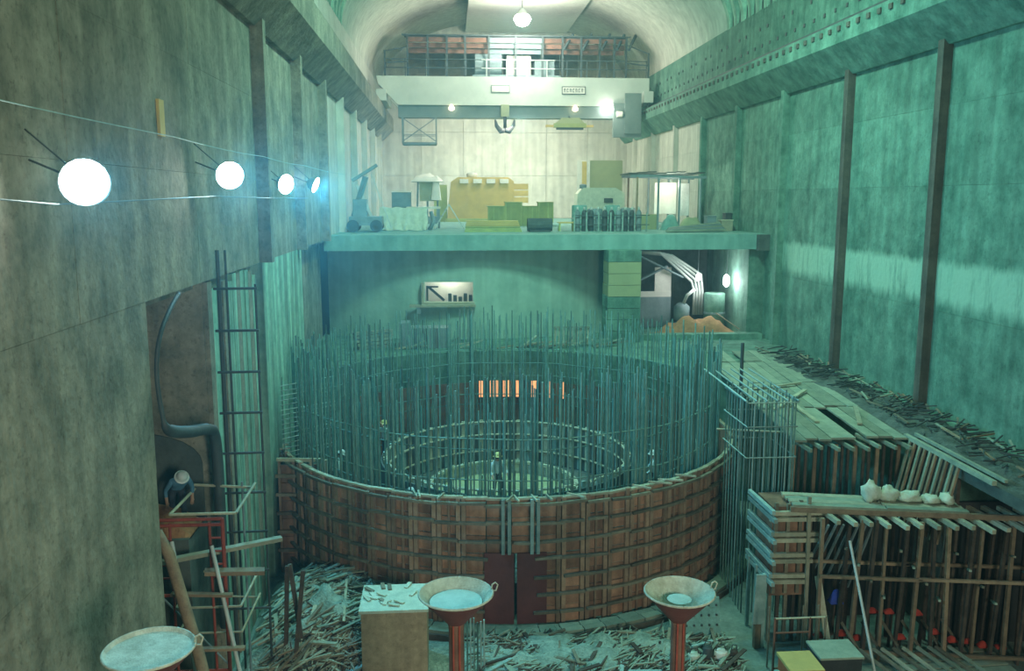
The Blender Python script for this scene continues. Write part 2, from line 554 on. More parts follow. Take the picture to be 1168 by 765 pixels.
def vault(y0, y1, name, m, dr=0.0):
    b = MB()
    n = 40
    vs = []
    for y in (y0, y1):
        for d in (dr, dr + 0.4):
            for i in range(n + 1):
                x, z = arch(PI * i / n, d)
                vs.append((x, y, z))
    k = n + 1
    fs = []
    for i in range(n):
        fs += [(i, i + 1, 2 * k + i + 1, 2 * k + i), (k + i, 3 * k + i, 3 * k + i + 1, k + i + 1), (i, k + i, k + i + 1, i + 1), (2 * k + i, 2 * k + i + 1, 3 * k + i + 1, 3 * k + i)]
    b.add(vs, fs)
    return b.build(name, m, ce, True)


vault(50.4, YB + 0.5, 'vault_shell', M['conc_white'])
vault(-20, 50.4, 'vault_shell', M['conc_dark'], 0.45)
rib = None
for k in range(14):
    y = 50.0 - 1.15 * k
    if rib is None:
        b = MB()
        n = 40
        vs = []
        for (dy, dr) in ((-.34, .5), (-.22, -0.06), (.22, -0.06), (.34, .5)):
            for i in range(n + 1):
                x, z = arch(PI * i / n, dr)
                vs.append((x, dy, z))
        q = n + 1
        b.add(vs, [(a * q + i, a * q + i + 1, (a + 1) * q + i + 1, (a + 1) * q + i) for a in range(3) for i in range(n)])
        rib = b.build('vault_rib', M['conc_pale'], ce)
        rib.location = (0, y, 0)
    else:
        c = rib.copy()
        COL.objects.link(c)
        c.location = (0, y, 0)
MB().box(1.7, 10.4, 48.3, YB, 14.02, 14.12).build('flat_panel', M['white'], ce)

fl = struct('floor')
b = MB()
n, m_ = 60, 44
for i in range(n + 1):
    for j in range(m_ + 1):
        x, y = -10 + i * 27.0 / n, -20 + j * 62.0 / m_
        z = FLOOR + 0.10 * noise.noise(Vector((x * .9, y * .9, 2))) + 0.06 * noise.noise(Vector((x * 2.3, y * 2.3, 5)))
        b.v.append((x, y, z))
b.f = [(i * (m_ + 1) + j, (i + 1) * (m_ + 1) + j, (i + 1) * (m_ + 1) + j + 1, i * (m_ + 1) + j + 1) for i in range(n) for j in range(m_)]
b.build('ground', M['floor'], fl, True)
# raised ground at the back of the pit and ledge along the right wall
b = MB()
poly = [(-6.4, 43.5), (-6.4, 37.0)]
for a in range(160, 19, -10):
    poly.append((2.1 + 8.5 * math.cos(R(a)), 31.3 + 8.5 * math.sin(R(a))))
poly += [(13.7, 31.5), (13.4, 21.7), (16, 21.7), (16, 50), (-6.4, 50)]
nn = len(poly)
b.add([(x, y, LEDGE) for x, y in poly] + [(x, y, FLOOR - .2) for x, y in poly], [tuple(range(nn)), tuple(range(nn, 2 * nn))] + [(i, (i + 1) % nn, (i + 1) % nn + nn, i + nn) for i in range(nn)])
b.build('ledge', M['conc_right'], fl)
MB().box(13.3, 16, 18.0, 21.7, LEDGE - .3, LEDGE).build('ledge_slab', M['conc_dark'], fl)
# deck slab, barrel wall, pillar, passage behind
MB().box(XL - 0.3, XR + 0.2, 42.6, YB + .3, -2.5, DECK).build('deck_slab', M['conc_slab'], fl)
MB().box(XR - 0.55, XR + 0.1, 42.25, 42.6, -2.55, DECK - 0.02).build('slab_lip', M['conc_dark'], fl)

bw = struct('wall_barrel')
CB = (1.2, 57.5)
RB = 14.2


def barrel(a0, a1, z0, z1, n, name, m):
    b = MB()
    for i in range(n + 1):
        a = R(a0 + (a1 - a0) * i / n)
        for rr in (RB, RB - 0.5):
            x, y = CB[0] + rr * math.sin(a), CB[1] - rr * math.cos(a)
            b.v += [(x, y, z0), (x, y, z1)]
    for i in range(n):
        k, q = i * 4, i * 4 + 4
        b.f += [(k, q, q + 1, k + 1), (k + 2, k + 3, q + 3, q + 2), (k + 1, q + 1, q + 3, k + 3), (k, k + 2, q + 2, q)]
    b.f += [(0, 1, 3, 2), (n * 4, n * 4 + 2, n * 4 + 3, n * 4 + 1)]
    return b.build(name, m, bw)


WA0, WA1, WZ0, WZ1 = -9.9, 0.15, -5.12, -4.1
barrel(-31, WA0, LEDGE, -2.45, 24, 'wall_face', M['conc_barrel'])
barrel(WA1, 29, LEDGE, -2.45, 32, 'wall_face', M['conc_barrel'])
barrel(WA0, WA1, LEDGE, WZ0, 11, 'wall_face', M['conc_barrel'])
barrel(WA0, WA1, WZ1, -2.45, 11, 'wall_face', M['conc_barrel'])
# lit opening with its frame and what is seen inside
wn = struct('window_1')
MB().box(-1.5, 1.5, 45.0, 45.1, -5.6, -3.6).build('back_wall', M['white'], wn)
b = MB()
b.box(-1.32, -1.2, 43.15, 43.5, -5.1, -4.1); b.box(-1.32, 1.3, 43.15, 43.5, -5.2, -5.08)
b.build('window_frame', M['timber'], wn)
MB().box(-1.9, 1.35, 42.95, 43.4, -5.3, -5.2).build('window_sill', M['timber'], wn)
MB().box(-1.55, -1.35, 43.0, 43.3, -5.62, -5.3).build('sill_bracket', M['steel_blue'], wn)
b = MB()
b.bar((-1.0, 44.2, -4.4), (-0.2, 44.2, -5.1), .12); b.bar((-1.05, 44.1, -5.1), (-1.05, 44.1, -4.35), .1); b.bar((-1.05, 44.1, -4.4), (-.5, 44.1, -4.4), .08)
for k in range(5):
    b.box(0.0 + k * .26, .17 + k * .26, 44.0, 44.3, -5.2, -4.75 - .08 * (k % 3))
b.build('machinery', M['steel_dark'], wn)
light('opening_lamp', 'POINT', (0.1, 44.3, -3.9), 55, WARM, .2)

pl = struct('wall_pillar')
for k in range(8):
    ubox('pillar_lift', 7.7 + rnd.uniform(-.02, .02), 9.3, 41.7, 43.2, LEDGE + k * .56 + .01, LEDGE + (k + 1) * .56 - .01, M['olive'] if 3 < k < 7 else M['conc_right'], pl)
pr_ = struct('wall_passage')
b = MB()
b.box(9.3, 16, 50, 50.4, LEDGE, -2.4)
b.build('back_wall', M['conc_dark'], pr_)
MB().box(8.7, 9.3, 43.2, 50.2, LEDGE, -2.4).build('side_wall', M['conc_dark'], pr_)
MB().box(15.0, 16, 42.9, 50.2, LEDGE, -2.4).build('side_wall', M['conc_right'], pr_)
MB().box(9.3, 15.6, 42.2, 42.8, LEDGE, LEDGE + 0.28).build('sill', M['conc_right'], pr_)

# haze: thin dust in the air of the whole cavern
hz = MB().box(XL - 4.2, XR + 1.0, 9.0, YB + .9, FLOOR - .5, 15.9).build('haze', None)
hm = bpy.data.materials.new('dusty_air')
hm.use_nodes = True
nt = hm.node_tree
nt.nodes.remove(nt.nodes['Principled BSDF'])
vs_ = nt.nodes.new('ShaderNodeVolumeScatter')
vs_.inputs['Color'].default_value = (0.45, 0.90, 1.0, 1)
vs_.inputs['Density'].default_value = 0.0034
vs_.inputs['Anisotropy'].default_value = 0.5
nt.links.new(vs_.outputs['Volume'], nt.nodes['Material Output'].inputs['Volume'])
hz.data.materials.append(hm)
tag(hz, 'thin blue green dust haze filling the whole cavern air', None, kind='stuff')
#@@OBJECTS

# ------------------------------------------------------------------ the big round form and its cages
CX, CY = 2.1, 31.3
ZT = -8.3


def pol(a, r, z):
    return (CX + r * math.cos(R(a)), CY + r * math.sin(R(a)), z)


ring = thing('formwork_ring', 'big round rust brown timber formwork wall standing in the pit around the rebar', 'formwork', (CX, CY, FLOOR))
STEP = 5.0
cols = [182 + STEP * k for k in range(36)]
zr = [FLOOR + 0.02 + (ZT - FLOOR) * k / 7 for k in range(8)]
door_cols = set()
for a in cols:
    am = a + STEP / 2
    chord = 2 * 8.0 * math.sin(R(STEP / 2))
    is_door = 262 < am < 274
    for k in range(7):
        if is_door and k < 4: continue
        z0, z1 = zr[k], zr[k + 1]
        rr = 7.97 + rnd.uniform(-.015, .015)
        o = link('form_panel', unit('box', M['plywood']), None, ring)
        o.matrix_basis = Matrix.Translation(pol(am, rr, z0 + 0.015)) @ Matrix.Rotation(R(am + 90), 4, 'Z') @ Matrix.Diagonal((chord - 0.03, 0.05, z1 - z0 - 0.03, 1))
for i, a in enumerate(cols + [362]):
    if 262 <= a <= 274: continue
    for da in (-0.55, 0.55):
        z1 = ZT + rnd.uniform(-.02, .12)
        place('stud', pol(a + da, 8.07, FLOOR), pol(a + da, 8.07, z1), .085, .12, M['stud'], ring, roll=R(a))
    if i % 2 == 0:
        place('stud', pol(a + 2.5, 8.04, FLOOR), pol(a + 2.5, 8.04, ZT), .05, .06, M['stud'], ring, roll=R(a))
for k in range(1, 8):
    for a in cols:
        if 261 < a + 2.5 < 274 and k < 5: continue
        z = zr[k] - 0.10 + rnd.uniform(-.035, .035)
        e0, e1 = rnd.uniform(-.6, .5), rnd.uniform(-.5, .6)
        place('waler', pol(a + e0, 8.19, z), pol(a + STEP + e1, 8.19, z + rnd.uniform(-.03, .03)), .10, .075, M['waler'], ring)
for a, d in ((264.6, 0), (271.1, 0)):
    o = link('door_plate', unit('box', M['maroon']), None, ring)
    o.matrix_basis = Matrix.Translation(pol(a, 8.10, FLOOR + 0.1)) @ Matrix.Rotation(R(a + 90), 4, 'Z') @ Matrix.Diagonal((0.84, 0.06, 2.1, 1))
for a in (265.4, 266.6, 271.0, 272.2):
    place('prop_stud', pol(a, 8.22, FLOOR + 2.22), pol(a, 8.22, ZT + 0.1), .09, .09, M['rebar_pale'], ring, roll=R(a))
for a in cols:
    place('top_rail', pol(a, 8.02, ZT + .05), pol(a + STEP + .3, 8.02, ZT + .05 + rnd.uniform(-.02, .04)), .13, .06, M['timber'], ring)
for k in range(16):
    a = rnd.uniform(195, 350)
    place('tie_stick', pol(a, 7.85, ZT + .10), pol(a + rnd.uniform(-2, 3), 8.5, ZT + .16), .05, .05, M['timber'], ring)
b = MB()
for i in range(36):
    a0, a1 = 2 + 5 * i, 7 + 5 * i
    b.bar(pol(a0, 7.97, (FLOOR + ZT) / 2), pol(a1, 7.97, (FLOOR + ZT) / 2), .08, ZT - FLOOR)
b.build('rear_shell', M['plywood'], ring)

kerb = thing('curved_kerb', 'curved low plank kerb running along the foot of the round formwork', 'kerb', (CX, CY - 9, FLOOR))
for i in range(24):
    a = 236 + 4 * i
    for q, rr in enumerate((8.55, 8.85)):
        place('plank', pol(a + .1, rr, FLOOR + .16 + .04 * q), pol(a + 3.9, rr, FLOOR + .16 + .04 * q + rnd.uniform(-.02, .02)), .26, .10, M['plank'], kerb)
    place('kerb_face', pol(a, 9.05, FLOOR + .06), pol(a + 4, 9.05, FLOOR + .06), .06, .22, M['timber_dark'], kerb)


def cage(name, label, rows, hoops, zb, zt, m, loc):
    t = thing(name, label, 'rebar cage', loc)
    for (rr, n, rad, jit) in rows:
        for i in range(n):
            a = 360 * (i + rnd.uniform(-.25, .25)) / n
            rod('vertical_bar', pol(a, rr, zb), pol(a + rnd.uniform(-.25, .25), rr + rnd.uniform(-.05, .05), zt + rnd.uniform(-jit, jit)), rad, m, t)
    for rr, z in hoops:
        MB().tube([pol(5 * i, rr, z + .02 * math.sin(i)) for i in range(73)], .022, 5).build('hoop_bar', m, t)
    return t


cage('outer_rebar_cage', 'tall circle of grey green vertical rebar just inside the round brown formwork', [(7.55, 175, .028, .40), (6.9, 120, .025, .35)],
     [(7.5, z) for z in (-10.5, -9.2, -7.9, -6.7)] + [(6.85, z) for z in (-10, -8.6, -7.2)], FLOOR + .05, -5.1, M['rebar'], (CX, CY, FLOOR))
b = MB()
for i in range(260):
    a = rnd.uniform(0, 360)
    rr = rnd.uniform(6.6, 7.5)
    b.tube([pol(a, rr, FLOOR), pol(a + rnd.uniform(-.3, .3), rr, rnd.uniform(-6.2, -4.9))], .021, 4)
o = tag(b.build('infill_bars', M['rebar']), 'dense thicket of finer vertical rebar filling the outer circle', 'rebar', kind='stuff')
b = MB()
for i in range(190):
    a = rnd.uniform(0, 360)
    rr = rnd.choice((5.4, 5.9, 6.4))
    b.tube([pol(a, rr, FLOOR), pol(a, rr, rnd.uniform(-8.6, -6.6))], .016, 4)
o = tag(b.build('inner_starter_bars', M['rebar']), 'thicket of thin inner rebar rising between the outer cage and inner form ring', 'rebar', kind='stuff')

inner = thing('inner_form_ring', 'low inner ring of pale slatted forms within the rebar circle', 'formwork', (CX, CY, FLOOR))
for i in range(72):
    a = 5 * i
    o = link('slat', unit('box', M['timber'] if i % 3 else M['rebar_pale']), None, inner)
    o.matrix_basis = Matrix.Translation(pol(a, 4.5, -11.0)) @ Matrix.Rotation(R(a + 90), 4, 'Z') @ Matrix.Diagonal((.16, .06, 1.78 + rnd.uniform(-.03, .07), 1))
for z in (-9.25, -9.8, -10.5):
    MB().tube([pol(5 * i, 4.42, z) for i in range(73)], .045, 6).build('hoop_rail', M['timber'], inner)
MB().lathe((CX, CY, 0), [(4.62, -12), (4.62, -9.35), (4.56, -9.35), (4.56, -12)], 72).build('backing_sheet', M['conc_dark'], inner)
core = thing('core_form_ring', 'smallest slatted form ring at the centre of the pit with a yellowish floor', 'formwork', (CX - .2, CY, FLOOR))
for i in range(48):
    a = 7.5 * i
    o = link('slat', unit('box', M['timber']), None, core)
    o.matrix_basis = Matrix.Translation((CX - .2 + 2.6 * math.cos(R(a)), CY - 1 + 2.6 * math.sin(R(a)), -11.0)) @ Matrix.Rotation(R(a + 90), 4, 'Z') @ Matrix.Diagonal((.2, .05, .95 + rnd.uniform(-.04, .04), 1))
MB().lathe((CX - .2, CY - 1, -10.6), [(0.0, 0.06), (2.5, .06), (2.5, -1.4)], 48).build('core_floor', M['olive'], core)
MB().lathe((CX - .2, CY - 1, -10.12), [(2.55, -.06), (2.7, -.06), (2.7, .04), (2.55, .04), (2.55, -.06)], 48).build('rim', M['timber'], core)
pf = MB().lathe((CX, CY, -11.05), [(0, 0), (7.3, 0), (7.3, -.9)], 48).build('pit_fill', M['rock'], fl)

for k, (x, w) in enumerate(((1.50, .30), (2.05, .42), (2.62, .36), (3.2, .34), (3.85, .40), (4.5, .26), (5.1, .14))):
    lab = ['leftmost', 'second from left', 'third from left', 'middle', 'third from right', 'second from right', 'rightmost and narrowest'][k]
    t = thing('glowing_slot', f'orange lit slot low in the rear pit wall, {lab} of the glowing row', 'lit slot', (x, 39, -9.0), 'orange lit slots in the rear pit wall')
    ys_ = CY + math.sqrt(7.78 ** 2 - (x - CX) ** 2)
    MB().box(x - w / 2, x + w / 2, ys_ - .02, ys_ + .02, -8.95, -8.2).build('glow_pane', M['slot_glow'], t)
    b = MB()
    b.box(x - w / 2 - .07, x - w / 2, ys_ - .06, ys_ + .06, -9.0, -8.2); b.box(x + w / 2, x + w / 2 + .07, ys_ - .06, ys_ + .06, -9.0, -8.2); b.box(x - w / 2, x + w / 2, ys_ - .06, ys_ + .06, -9.02, -8.95)
    b.build('frame', M['steel_dark'], t)

# ------------------------------------------------------------------ flat form panel at the left of the ring
fp = thing('flat_form_panel', 'flat brown form panel with grey cross rails left of the round formwork', 'formwork', (-4.8, 27.6, FLOOR))
for i in range(3):
    for k in range(6):
        ubox('form_panel', -5.5 + i * .5, -5.02 + i * .5, 27.5, 27.56, FLOOR + .6 * k, FLOOR + .6 * k + .58, M['plywood'], fp)
for x in (-5.45, -5.0, -4.45, -4.2, -3.98):
    place('stud', (x, 27.42, FLOOR), (x + .02, 27.42, -8.25), .08, .1, M['stud'] if x < -4.6 else M['timber'], fp)
for k in range(5):
    place('cross_rail', (-5.55, 27.32, FLOOR + .8 + .62 * k), (-4.3, 27.32, FLOOR + .8 + .62 * k + rnd.uniform(-.04, .04)), .08, .1, M['waler'], fp)
place('top_rail', (-5.5, 27.4, -8.2), (-4.1, 27.4, -8.25), .12, .1, M['timber'], fp)
mesh_ = thing('rebar_mesh', 'flat rebar mesh of thin horizontal bars between left pier and the round cage', 'rebar mesh', (-5.2, 29.5, FLOOR))
for k in range(16):
    z = -8.4 + .16 * k
    rod('cross_bar', (-5.45, 28.2, z), (-3.9, 29.6, z + rnd.uniform(-.05, .05)), .016, M['rebar_pale'], mesh_)
for k in range(9):
    rod('upright_bar', (-5.4 + .18 * k, 28.25 + .17 * k, FLOOR), (-5.4 + .18 * k, 28.25 + .17 * k, -5.7), .016, M['rebar'], mesh_)

# ------------------------------------------------------------------ ladder frame on the ribbed pier, hose, adit
lad = thing('wall_ladder_frame', 'tall narrow steel ladder frame fixed to the ribbed left pier', 'ladder', (-5.3, 21.5, FLOOR))
for x, y in ((-5.38, 21.0), (-5.2, 21.0), (-4.55, 21.05)):
    rod('upright', (x, y, FLOOR), (x, y, -1.2 if x < -5 else -2.0), .05 if x < -5.3 else .03, M['steel_dark'], lad)
for k in range(9):
    z = -2.1 - 1.0 * k
    rod('rung', (-5.5, 20.96, z), (-4.5, 21.0, z), .032, M['steel_dark'], lad)
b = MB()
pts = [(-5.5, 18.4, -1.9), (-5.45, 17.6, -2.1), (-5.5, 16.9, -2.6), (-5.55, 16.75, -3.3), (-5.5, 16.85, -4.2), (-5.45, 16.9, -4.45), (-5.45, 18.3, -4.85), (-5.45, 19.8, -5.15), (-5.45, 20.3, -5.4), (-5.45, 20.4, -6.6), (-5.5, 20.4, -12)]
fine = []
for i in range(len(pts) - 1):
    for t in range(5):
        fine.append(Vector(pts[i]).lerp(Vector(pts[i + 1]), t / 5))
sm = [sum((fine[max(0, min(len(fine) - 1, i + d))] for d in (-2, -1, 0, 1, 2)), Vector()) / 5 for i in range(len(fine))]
b.tube(sm, [.13 if i > 26 else .045 if i < 22 else .045 + .017 * (i - 21) for i in range(len(sm))], 8)  # thin upper run draws a curved shadow line, the thick bend is hose
tag(b.build('hose_and_shadow_line', M['steel_dark'], None, True), 'thick dark hose bending across the mouth of the left adit, its thin upper run a drawn shadow line', 'hose')
tag(heap(-6.8, 20.0, -7.6, 1.8, 1.2, .55, 4.2).build('rust_rubble', M['sand']), 'rust brown rubble heap lying in the left adit mouth', 'rubble', kind='stuff')
MB().box(-9, -5.9, 19.3, 20.85, FLOOR, -7.6).build('adit_sill', M['conc_dark'], wl)

# ------------------------------------------------------------------ red scaffold, ladder and boards at the left
sf = thing('red_scaffold', 'red steel scaffold frame standing by the left wall under the adit', 'scaffold', (-5.6, 19.2, FLOOR))
A, B_, C_, D_ = (-6.35, 18.6), (-4.95, 18.6), (-4.9, 20.3), (-6.3, 20.3)
for p in (A, B_):
    rod('red_post', (*p, FLOOR), (*p, -6.85), .045, M['red'], sf)
    rod('red_post', (p[0] + (.28 if p is A else -.28), p[1], FLOOR), (p[0] + (.28 if p is A else -.28), p[1], -6.95), .03, M['red'], sf)
for z in (-6.87, -7.0, -8.6, -10.4):
    rod('red_rail', (*A, z), (*B_, z), .04, M['red'], sf)
for z in (-7.3, -7.6, -7.9, -8.2):
    rod('red_rung', (A[0], A[1], z), (A[0] + .28, A[1], z), .025, M['red'], sf)
    rod('red_rung', (B_[0], B_[1], z), (B_[0] - .28, B_[1], z), .025, M['red'], sf)
for p in (C_, D_):
    rod('pale_post', (*p, FLOOR), (*p, -6.6), .03, M['steel_blue'], sf)
for (z, w_) in ((-6.75, .035), (-8.9, .03), (-9.5, .025)):
    for p, q in ((A, B_), (B_, C_), (C_, D_), (D_, A)):
        rod('pale_rail', (p[0] + .3, p[1], z), (q[0] + .3, q[1], z + (.1 if q in (C_, D_) else 0)), w_, M['timber'], sf)
for z0 in (-8.6, -10.6):
    rod('brace', (*A, z0), (*B_, z0 - 1.7), .025, M['steel_blue'], sf)
lt = thing('leaning_ladder', 'rough pole ladder with board rungs leaning on the red scaffold', 'ladder', (-4.6, 17.6, FLOOR))
rod('thin_pole', (-6.0, 18.45, -7.3), (-4.9, 16.9, FLOOR), .045, M['steel_pale'], lt)
rod('thin_pole', (-5.15, 18.4, -7.4), (-3.95, 17.0, FLOOR), .045, M['steel_pale'], lt)
for k, (t0) in enumerate((.22, .45, .66, .82, .95)):
    p = Vector((-6.0, 18.4, -7.3)).lerp(Vector((-4.9, 16.85, FLOOR)), t0)
    q = Vector((-5.15, 18.35, -7.4)).lerp(Vector((-3.95, 16.95, FLOOR)), t0)
    d = (q - p)
    place('board_rung', p - d * .22, q + d * .25 + Vector((0, 0, .06)), .13, .06, M['timber_brown'], lt)
b = MB()
b.tube([(-6.1, 17.9, -6.85), (-5.85, 17.8, -7.35), (-5.6, 17.55, -8.0), (-5.2, 17.2, -9.2), (-4.8, 16.8, -10.6), (-4.4, 16.4, -12)], [.10, .12, .12, .12, .12, .13], 10)
tag(b.build('thick_log_pole', M['timber_brown'], None, True), 'thick bent log pole leaning over the pole ladder', 'pole')
for p0, p1, w, lab in (((-6.3, 18.3, -7.72), (-3.9, 19.6, -7.75), .17, 'upper long pale board laid across the red scaffold'),
                       ((-5.3, 18.3, -7.95), (-4.1, 18.6, -8.1), .24, 'shorter thick brown board just below the long pale board on the scaffold')):
    tag(place('scaffold_board', p0, p1, w, .09, M['timber_brown'] if w > .2 else M['timber']), lab, 'board')
for k, (x, y, t) in enumerate(((-4.0, 20.9, .3), (-3.75, 21.3, -.35), (-4.25, 21.2, .1))):
    lab = ['dark prop leaning right, left of the debris heap', 'dark prop leaning left, next to the debris heap', 'near upright dark prop behind the pole ladder'][k]
    tag(place('timber_prop', (x, y, FLOOR), (x + t, y + .2, -9.2), .1, .1, M['timber_dark']), lab, 'prop', 'props left of the debris heap')

# ------------------------------------------------------------------ debris
b = heap(-3.5, 23.6, FLOOR, 4.0, 6.4, 1.15, 3.3, 24, 24, .5)
tag(b.build('debris_mound', M['rubble_pale'], None, True), 'grey green rubble mound against the left wall under scrap boards', 'rubble', kind='stuff')


def mound_z(x, y):
    u, v = (x + 3.5) / 2.0, (y - 23.6) / 3.2
    if abs(u) > 1 or abs(v) > 1: return FLOOR + .05
    return FLOOR + 1.15 * max(0, (1 - abs(u) ** 2.4) * (1 - abs(v) ** 2.4)) ** .8


def scrap(n, xr, yr, zf, label, group, mats, lr=(0.5, 1.9), main=None):
    for k in range(n):
        x, y = rnd.uniform(*xr), rnd.uniform(*yr)
        ang = rnd.gauss(main, .45) if main is not None else rnd.uniform(0, PI)
        ln = rnd.uniform(*lr)
        dx, dy = math.cos(ang) * ln / 2, math.sin(ang) * ln / 2
        z0, z1 = zf(x - dx, y - dy), zf(x + dx, y + dy)
        lift = rnd.uniform(.03, .22)
        tag(place('scrap_board', (x - dx, y - dy, z0 + lift), (x + dx, y + dy, z1 + lift + rnd.uniform(-.05, .12)), rnd.uniform(.04, .12), rnd.uniform(.025, .05), rnd.choice(mats)), label, 'board', group)


SB = [M['timber'], M['plank'], M['timber'], M['waler'], M['rebar_pale'], M['timber_brown']]
def slivers(n, xr, yr, zf, name, label, m, main):
    b = MB()
    for k in range(n):
        x, y = rnd.uniform(*xr), rnd.uniform(*yr)
        a = rnd.gauss(main, .6)
        ln = rnd.uniform(.2, .9) / 2
        dx, dy = math.cos(a) * ln, math.sin(a) * ln
        b.bar((x - dx, y - dy, zf(x - dx, y - dy) + rnd.uniform(.02, .15)), (x + dx, y + dy, zf(x + dx, y + dy) + rnd.uniform(.02, .2)), rnd.uniform(.02, .06), .02)
    tag(b.build(name, m), label, 'scrap', kind='stuff')


slivers(700, (-4.7, -2.3), (20.4, 26.2), mound_z, 'pale_slivers', 'fine pale splinters and offcuts strewn over the left debris heap', M['timber'], .5)
slivers(400, (-4.7, -2.3), (20.4, 26.2), mound_z, 'dark_slivers', 'fine dark splinters and bars strewn over the left debris heap', M['timber_dark'], .7)
slivers(420, (.5, 7.3), (19.8, 22.2), lambda x, y: FLOOR + .2, 'rubble_slivers', 'fine dark splinters strewn over the rubble between the funnels', M['timber_dark'], .9)
slivers(420, (.5, 7.3), (19.8, 22.2), lambda x, y: FLOOR + .22, 'pale_reeds', 'fine pale splinters strewn over the rubble between the funnels', M['plank'], .6)
scrap(190, (-4.7, -2.3), (20.7, 25.4), mound_z, 'weathered scrap board lying in the debris heap left of the plywood box', 'scrap boards of the left debris heap', SB, main=.5)
b = heap(3.4, 21.2, FLOOR, 8.4, 2.6, .42, 8.8, 26, 14, .6)
tag(b.build('rubble_bed', M['rubble_pale'], None, True), 'crumpled pale green sheeting and rubble before the round formwork between the funnels', 'rubble', kind='stuff')
scrap(60, (0.6, 7.2), (19.8, 22.0), lambda x, y: FLOOR + .22, 'short scrap stick lying on the pale rubble between the funnels', 'scrap sticks between the funnels', [M['plank'], M['waler'], M['rebar_pale'], M['timber_dark']], (.4, 1.3))

# ------------------------------------------------------------------ plywood box, bar bundle, funnels
bx = thing('plywood_box', 'large tan plywood box with pale littered top left of the middle funnel', 'box', (-1.35, 21.4, FLOOR))
MB().box(-2.25, -.62, 20.6, 22.0, FLOOR + .1, -10.15).build('body', M['tanply'], bx)
MB().box(-2.3, -.58, 20.55, 22.05, -10.15, -10.08).build('lid', M['cloth_pale'], bx)
for k in range(14):
    x, y = rnd.uniform(-2.1, -.9), rnd.uniform(20.7, 21.8)
    a = rnd.uniform(0, PI)
    place('litter', (x, y, -10.06), (x + .28 * math.cos(a), y + .28 * math.sin(a), -10.03), .1, .03, M['cloth_pale'] if k % 4 else M['waler'], bx)
for x in (-2.2, -.68):
    ubox('runner', x - .04, x + .06, 20.6, 22.0, FLOOR, FLOOR + .1, M['timber_dark'], bx)
bb = thing('starter_bar_bundle', 'upright bundle of teal rebar behind the pipe of the middle funnel', 'rebar bundle', (.4, 20.3, FLOOR))
for k in range(9):
    rod('bar', (.12 + .085 * k, 20.3 + .12 * (k % 3), FLOOR), (.12 + .085 * k, 20.3 + .12 * (k % 3), -10.3 + rnd.uniform(-.1, .1)), .024, M['rebar_pale'] if k % 3 else M['rebar'], bb)


def funnel(x, y, z, r, label, depth, full, tilt=0.0):
    t = thing('grout_funnel', label, 'funnel', (x, y, FLOOR), 'grout funnels in the foreground')
    MB().lathe((x, y, z), [(r, 0), (r * .80, -.24 * r), (r * .25, -depth)], 32).build('cone', M['maroon'], t, True)
    MB().lathe((x, y, z), [(r * .985, 0.01), (r * .80, -.20 * r), (r * .2, -depth * .92)], 32).build('cone_lining', M['pan'], t, True)
    MB().lathe((x, y, z), [(r * 1.0, -.02), (r * 1.035, 0), (r * 1.0, .025), (r * .975, 0), (r * 1.0, -.02)], 32).build('rim', M['pan'], t, True)
    q = full
    MB().lathe((x, y, z), [(0, -.20 * r + .16 * r * (q > .9)), (r * .3, -.21 * r + .15 * r * (q > .9)), (r * q, -.22 * r + .17 * r * (q > .9))], 24).build('grout_fill', M['pan'] if q > .9 else M['grout'], t, True)
    MB().tube([(x + r * .97, y + .1, z), (x + r + .0, y + .1, z + .09), (x + r + .05, y + .1, z + .12), (x + r + .09, y + .1, z + .08), (x + r + .06, y + .1, z - .02), (x + r * .98, y + .1, z - .02)], .013, 6).build('handle', M['pan'], t, True)
    MB().lathe((x, y, FLOOR), [(.25 * r, z - depth - FLOOR + .04), (.25 * r * .9, z - depth - FLOOR - .04), (.125, z - depth - FLOOR - .12), (.125, .06), (.2, .06), (.2, 0)], 16, True).build('down_pipe', M['rust'], t, True)
    for sx in (-1, 1):
        rod('pipe_rail', (x + sx * .05, y - .13, FLOOR + .02), (x + sx * .05, y - .13, z - depth), .018, M['red'], t)
    return t


funnel(.07, 13.5, -6.36, .60, 'grout funnel with pale fill on a red pipe, before the plywood box', .50, .72)
funnel(3.78, 13.5, -6.46, .575, 'right hand grout funnel on a rusty pipe, before the rubble right of the doors', .50, .35)
funnel(-3.77, 10.5, -5.55, .545, 'grout funnel seen at the lower left corner, brimming with pale grout', .45, .98)

# ------------------------------------------------------------------ right side: deck boards, ledge litter, trench, shoring
pk = thing('plank_platform', 'plank covered platform at the right between the ledge and rebar', 'platform', (12.0, 30, LEDGE))
for i in range(9):
    x0 = 10.0 + i * .37
    segs = [(23.75, 27.4), (27.5, 31.2), (31.3, 35.5), (35.6, 38.2)]
    for (y0, y1) in segs:
        sh = (y0 - 23.75) * .10
        sh1 = (y1 - 23.75) * .10
        if rnd.random() < .06: continue
        lo = CX + 8.5
        place('deck_plank', (x0 + sh, y0 + rnd.uniform(-.15, .1), LEDGE + .09 + rnd.uniform(0, .05)), (x0 + sh1, y1, LEDGE + .09 + rnd.uniform(0, .05)), .35, .06, M['plank'], pk)
for k in range(8):
    x = 10.1 + .42 * k
    place('joist_end', (x, 23.3 + rnd.uniform(-.3, .1), LEDGE - .05), (x - .1, 24.6, LEDGE - .02), .08, .1, M['plank'], pk)
for k in range(16):
    x = 9.9 + .21 * k
    place('post', (x, 23.9, FLOOR), (x + rnd.uniform(-.04, .04), 23.9, LEDGE - .1), .07 if k % 3 else .1, .07, M['timber_brown'] if k % 3 == 0 else M['timber_dark'], pk)
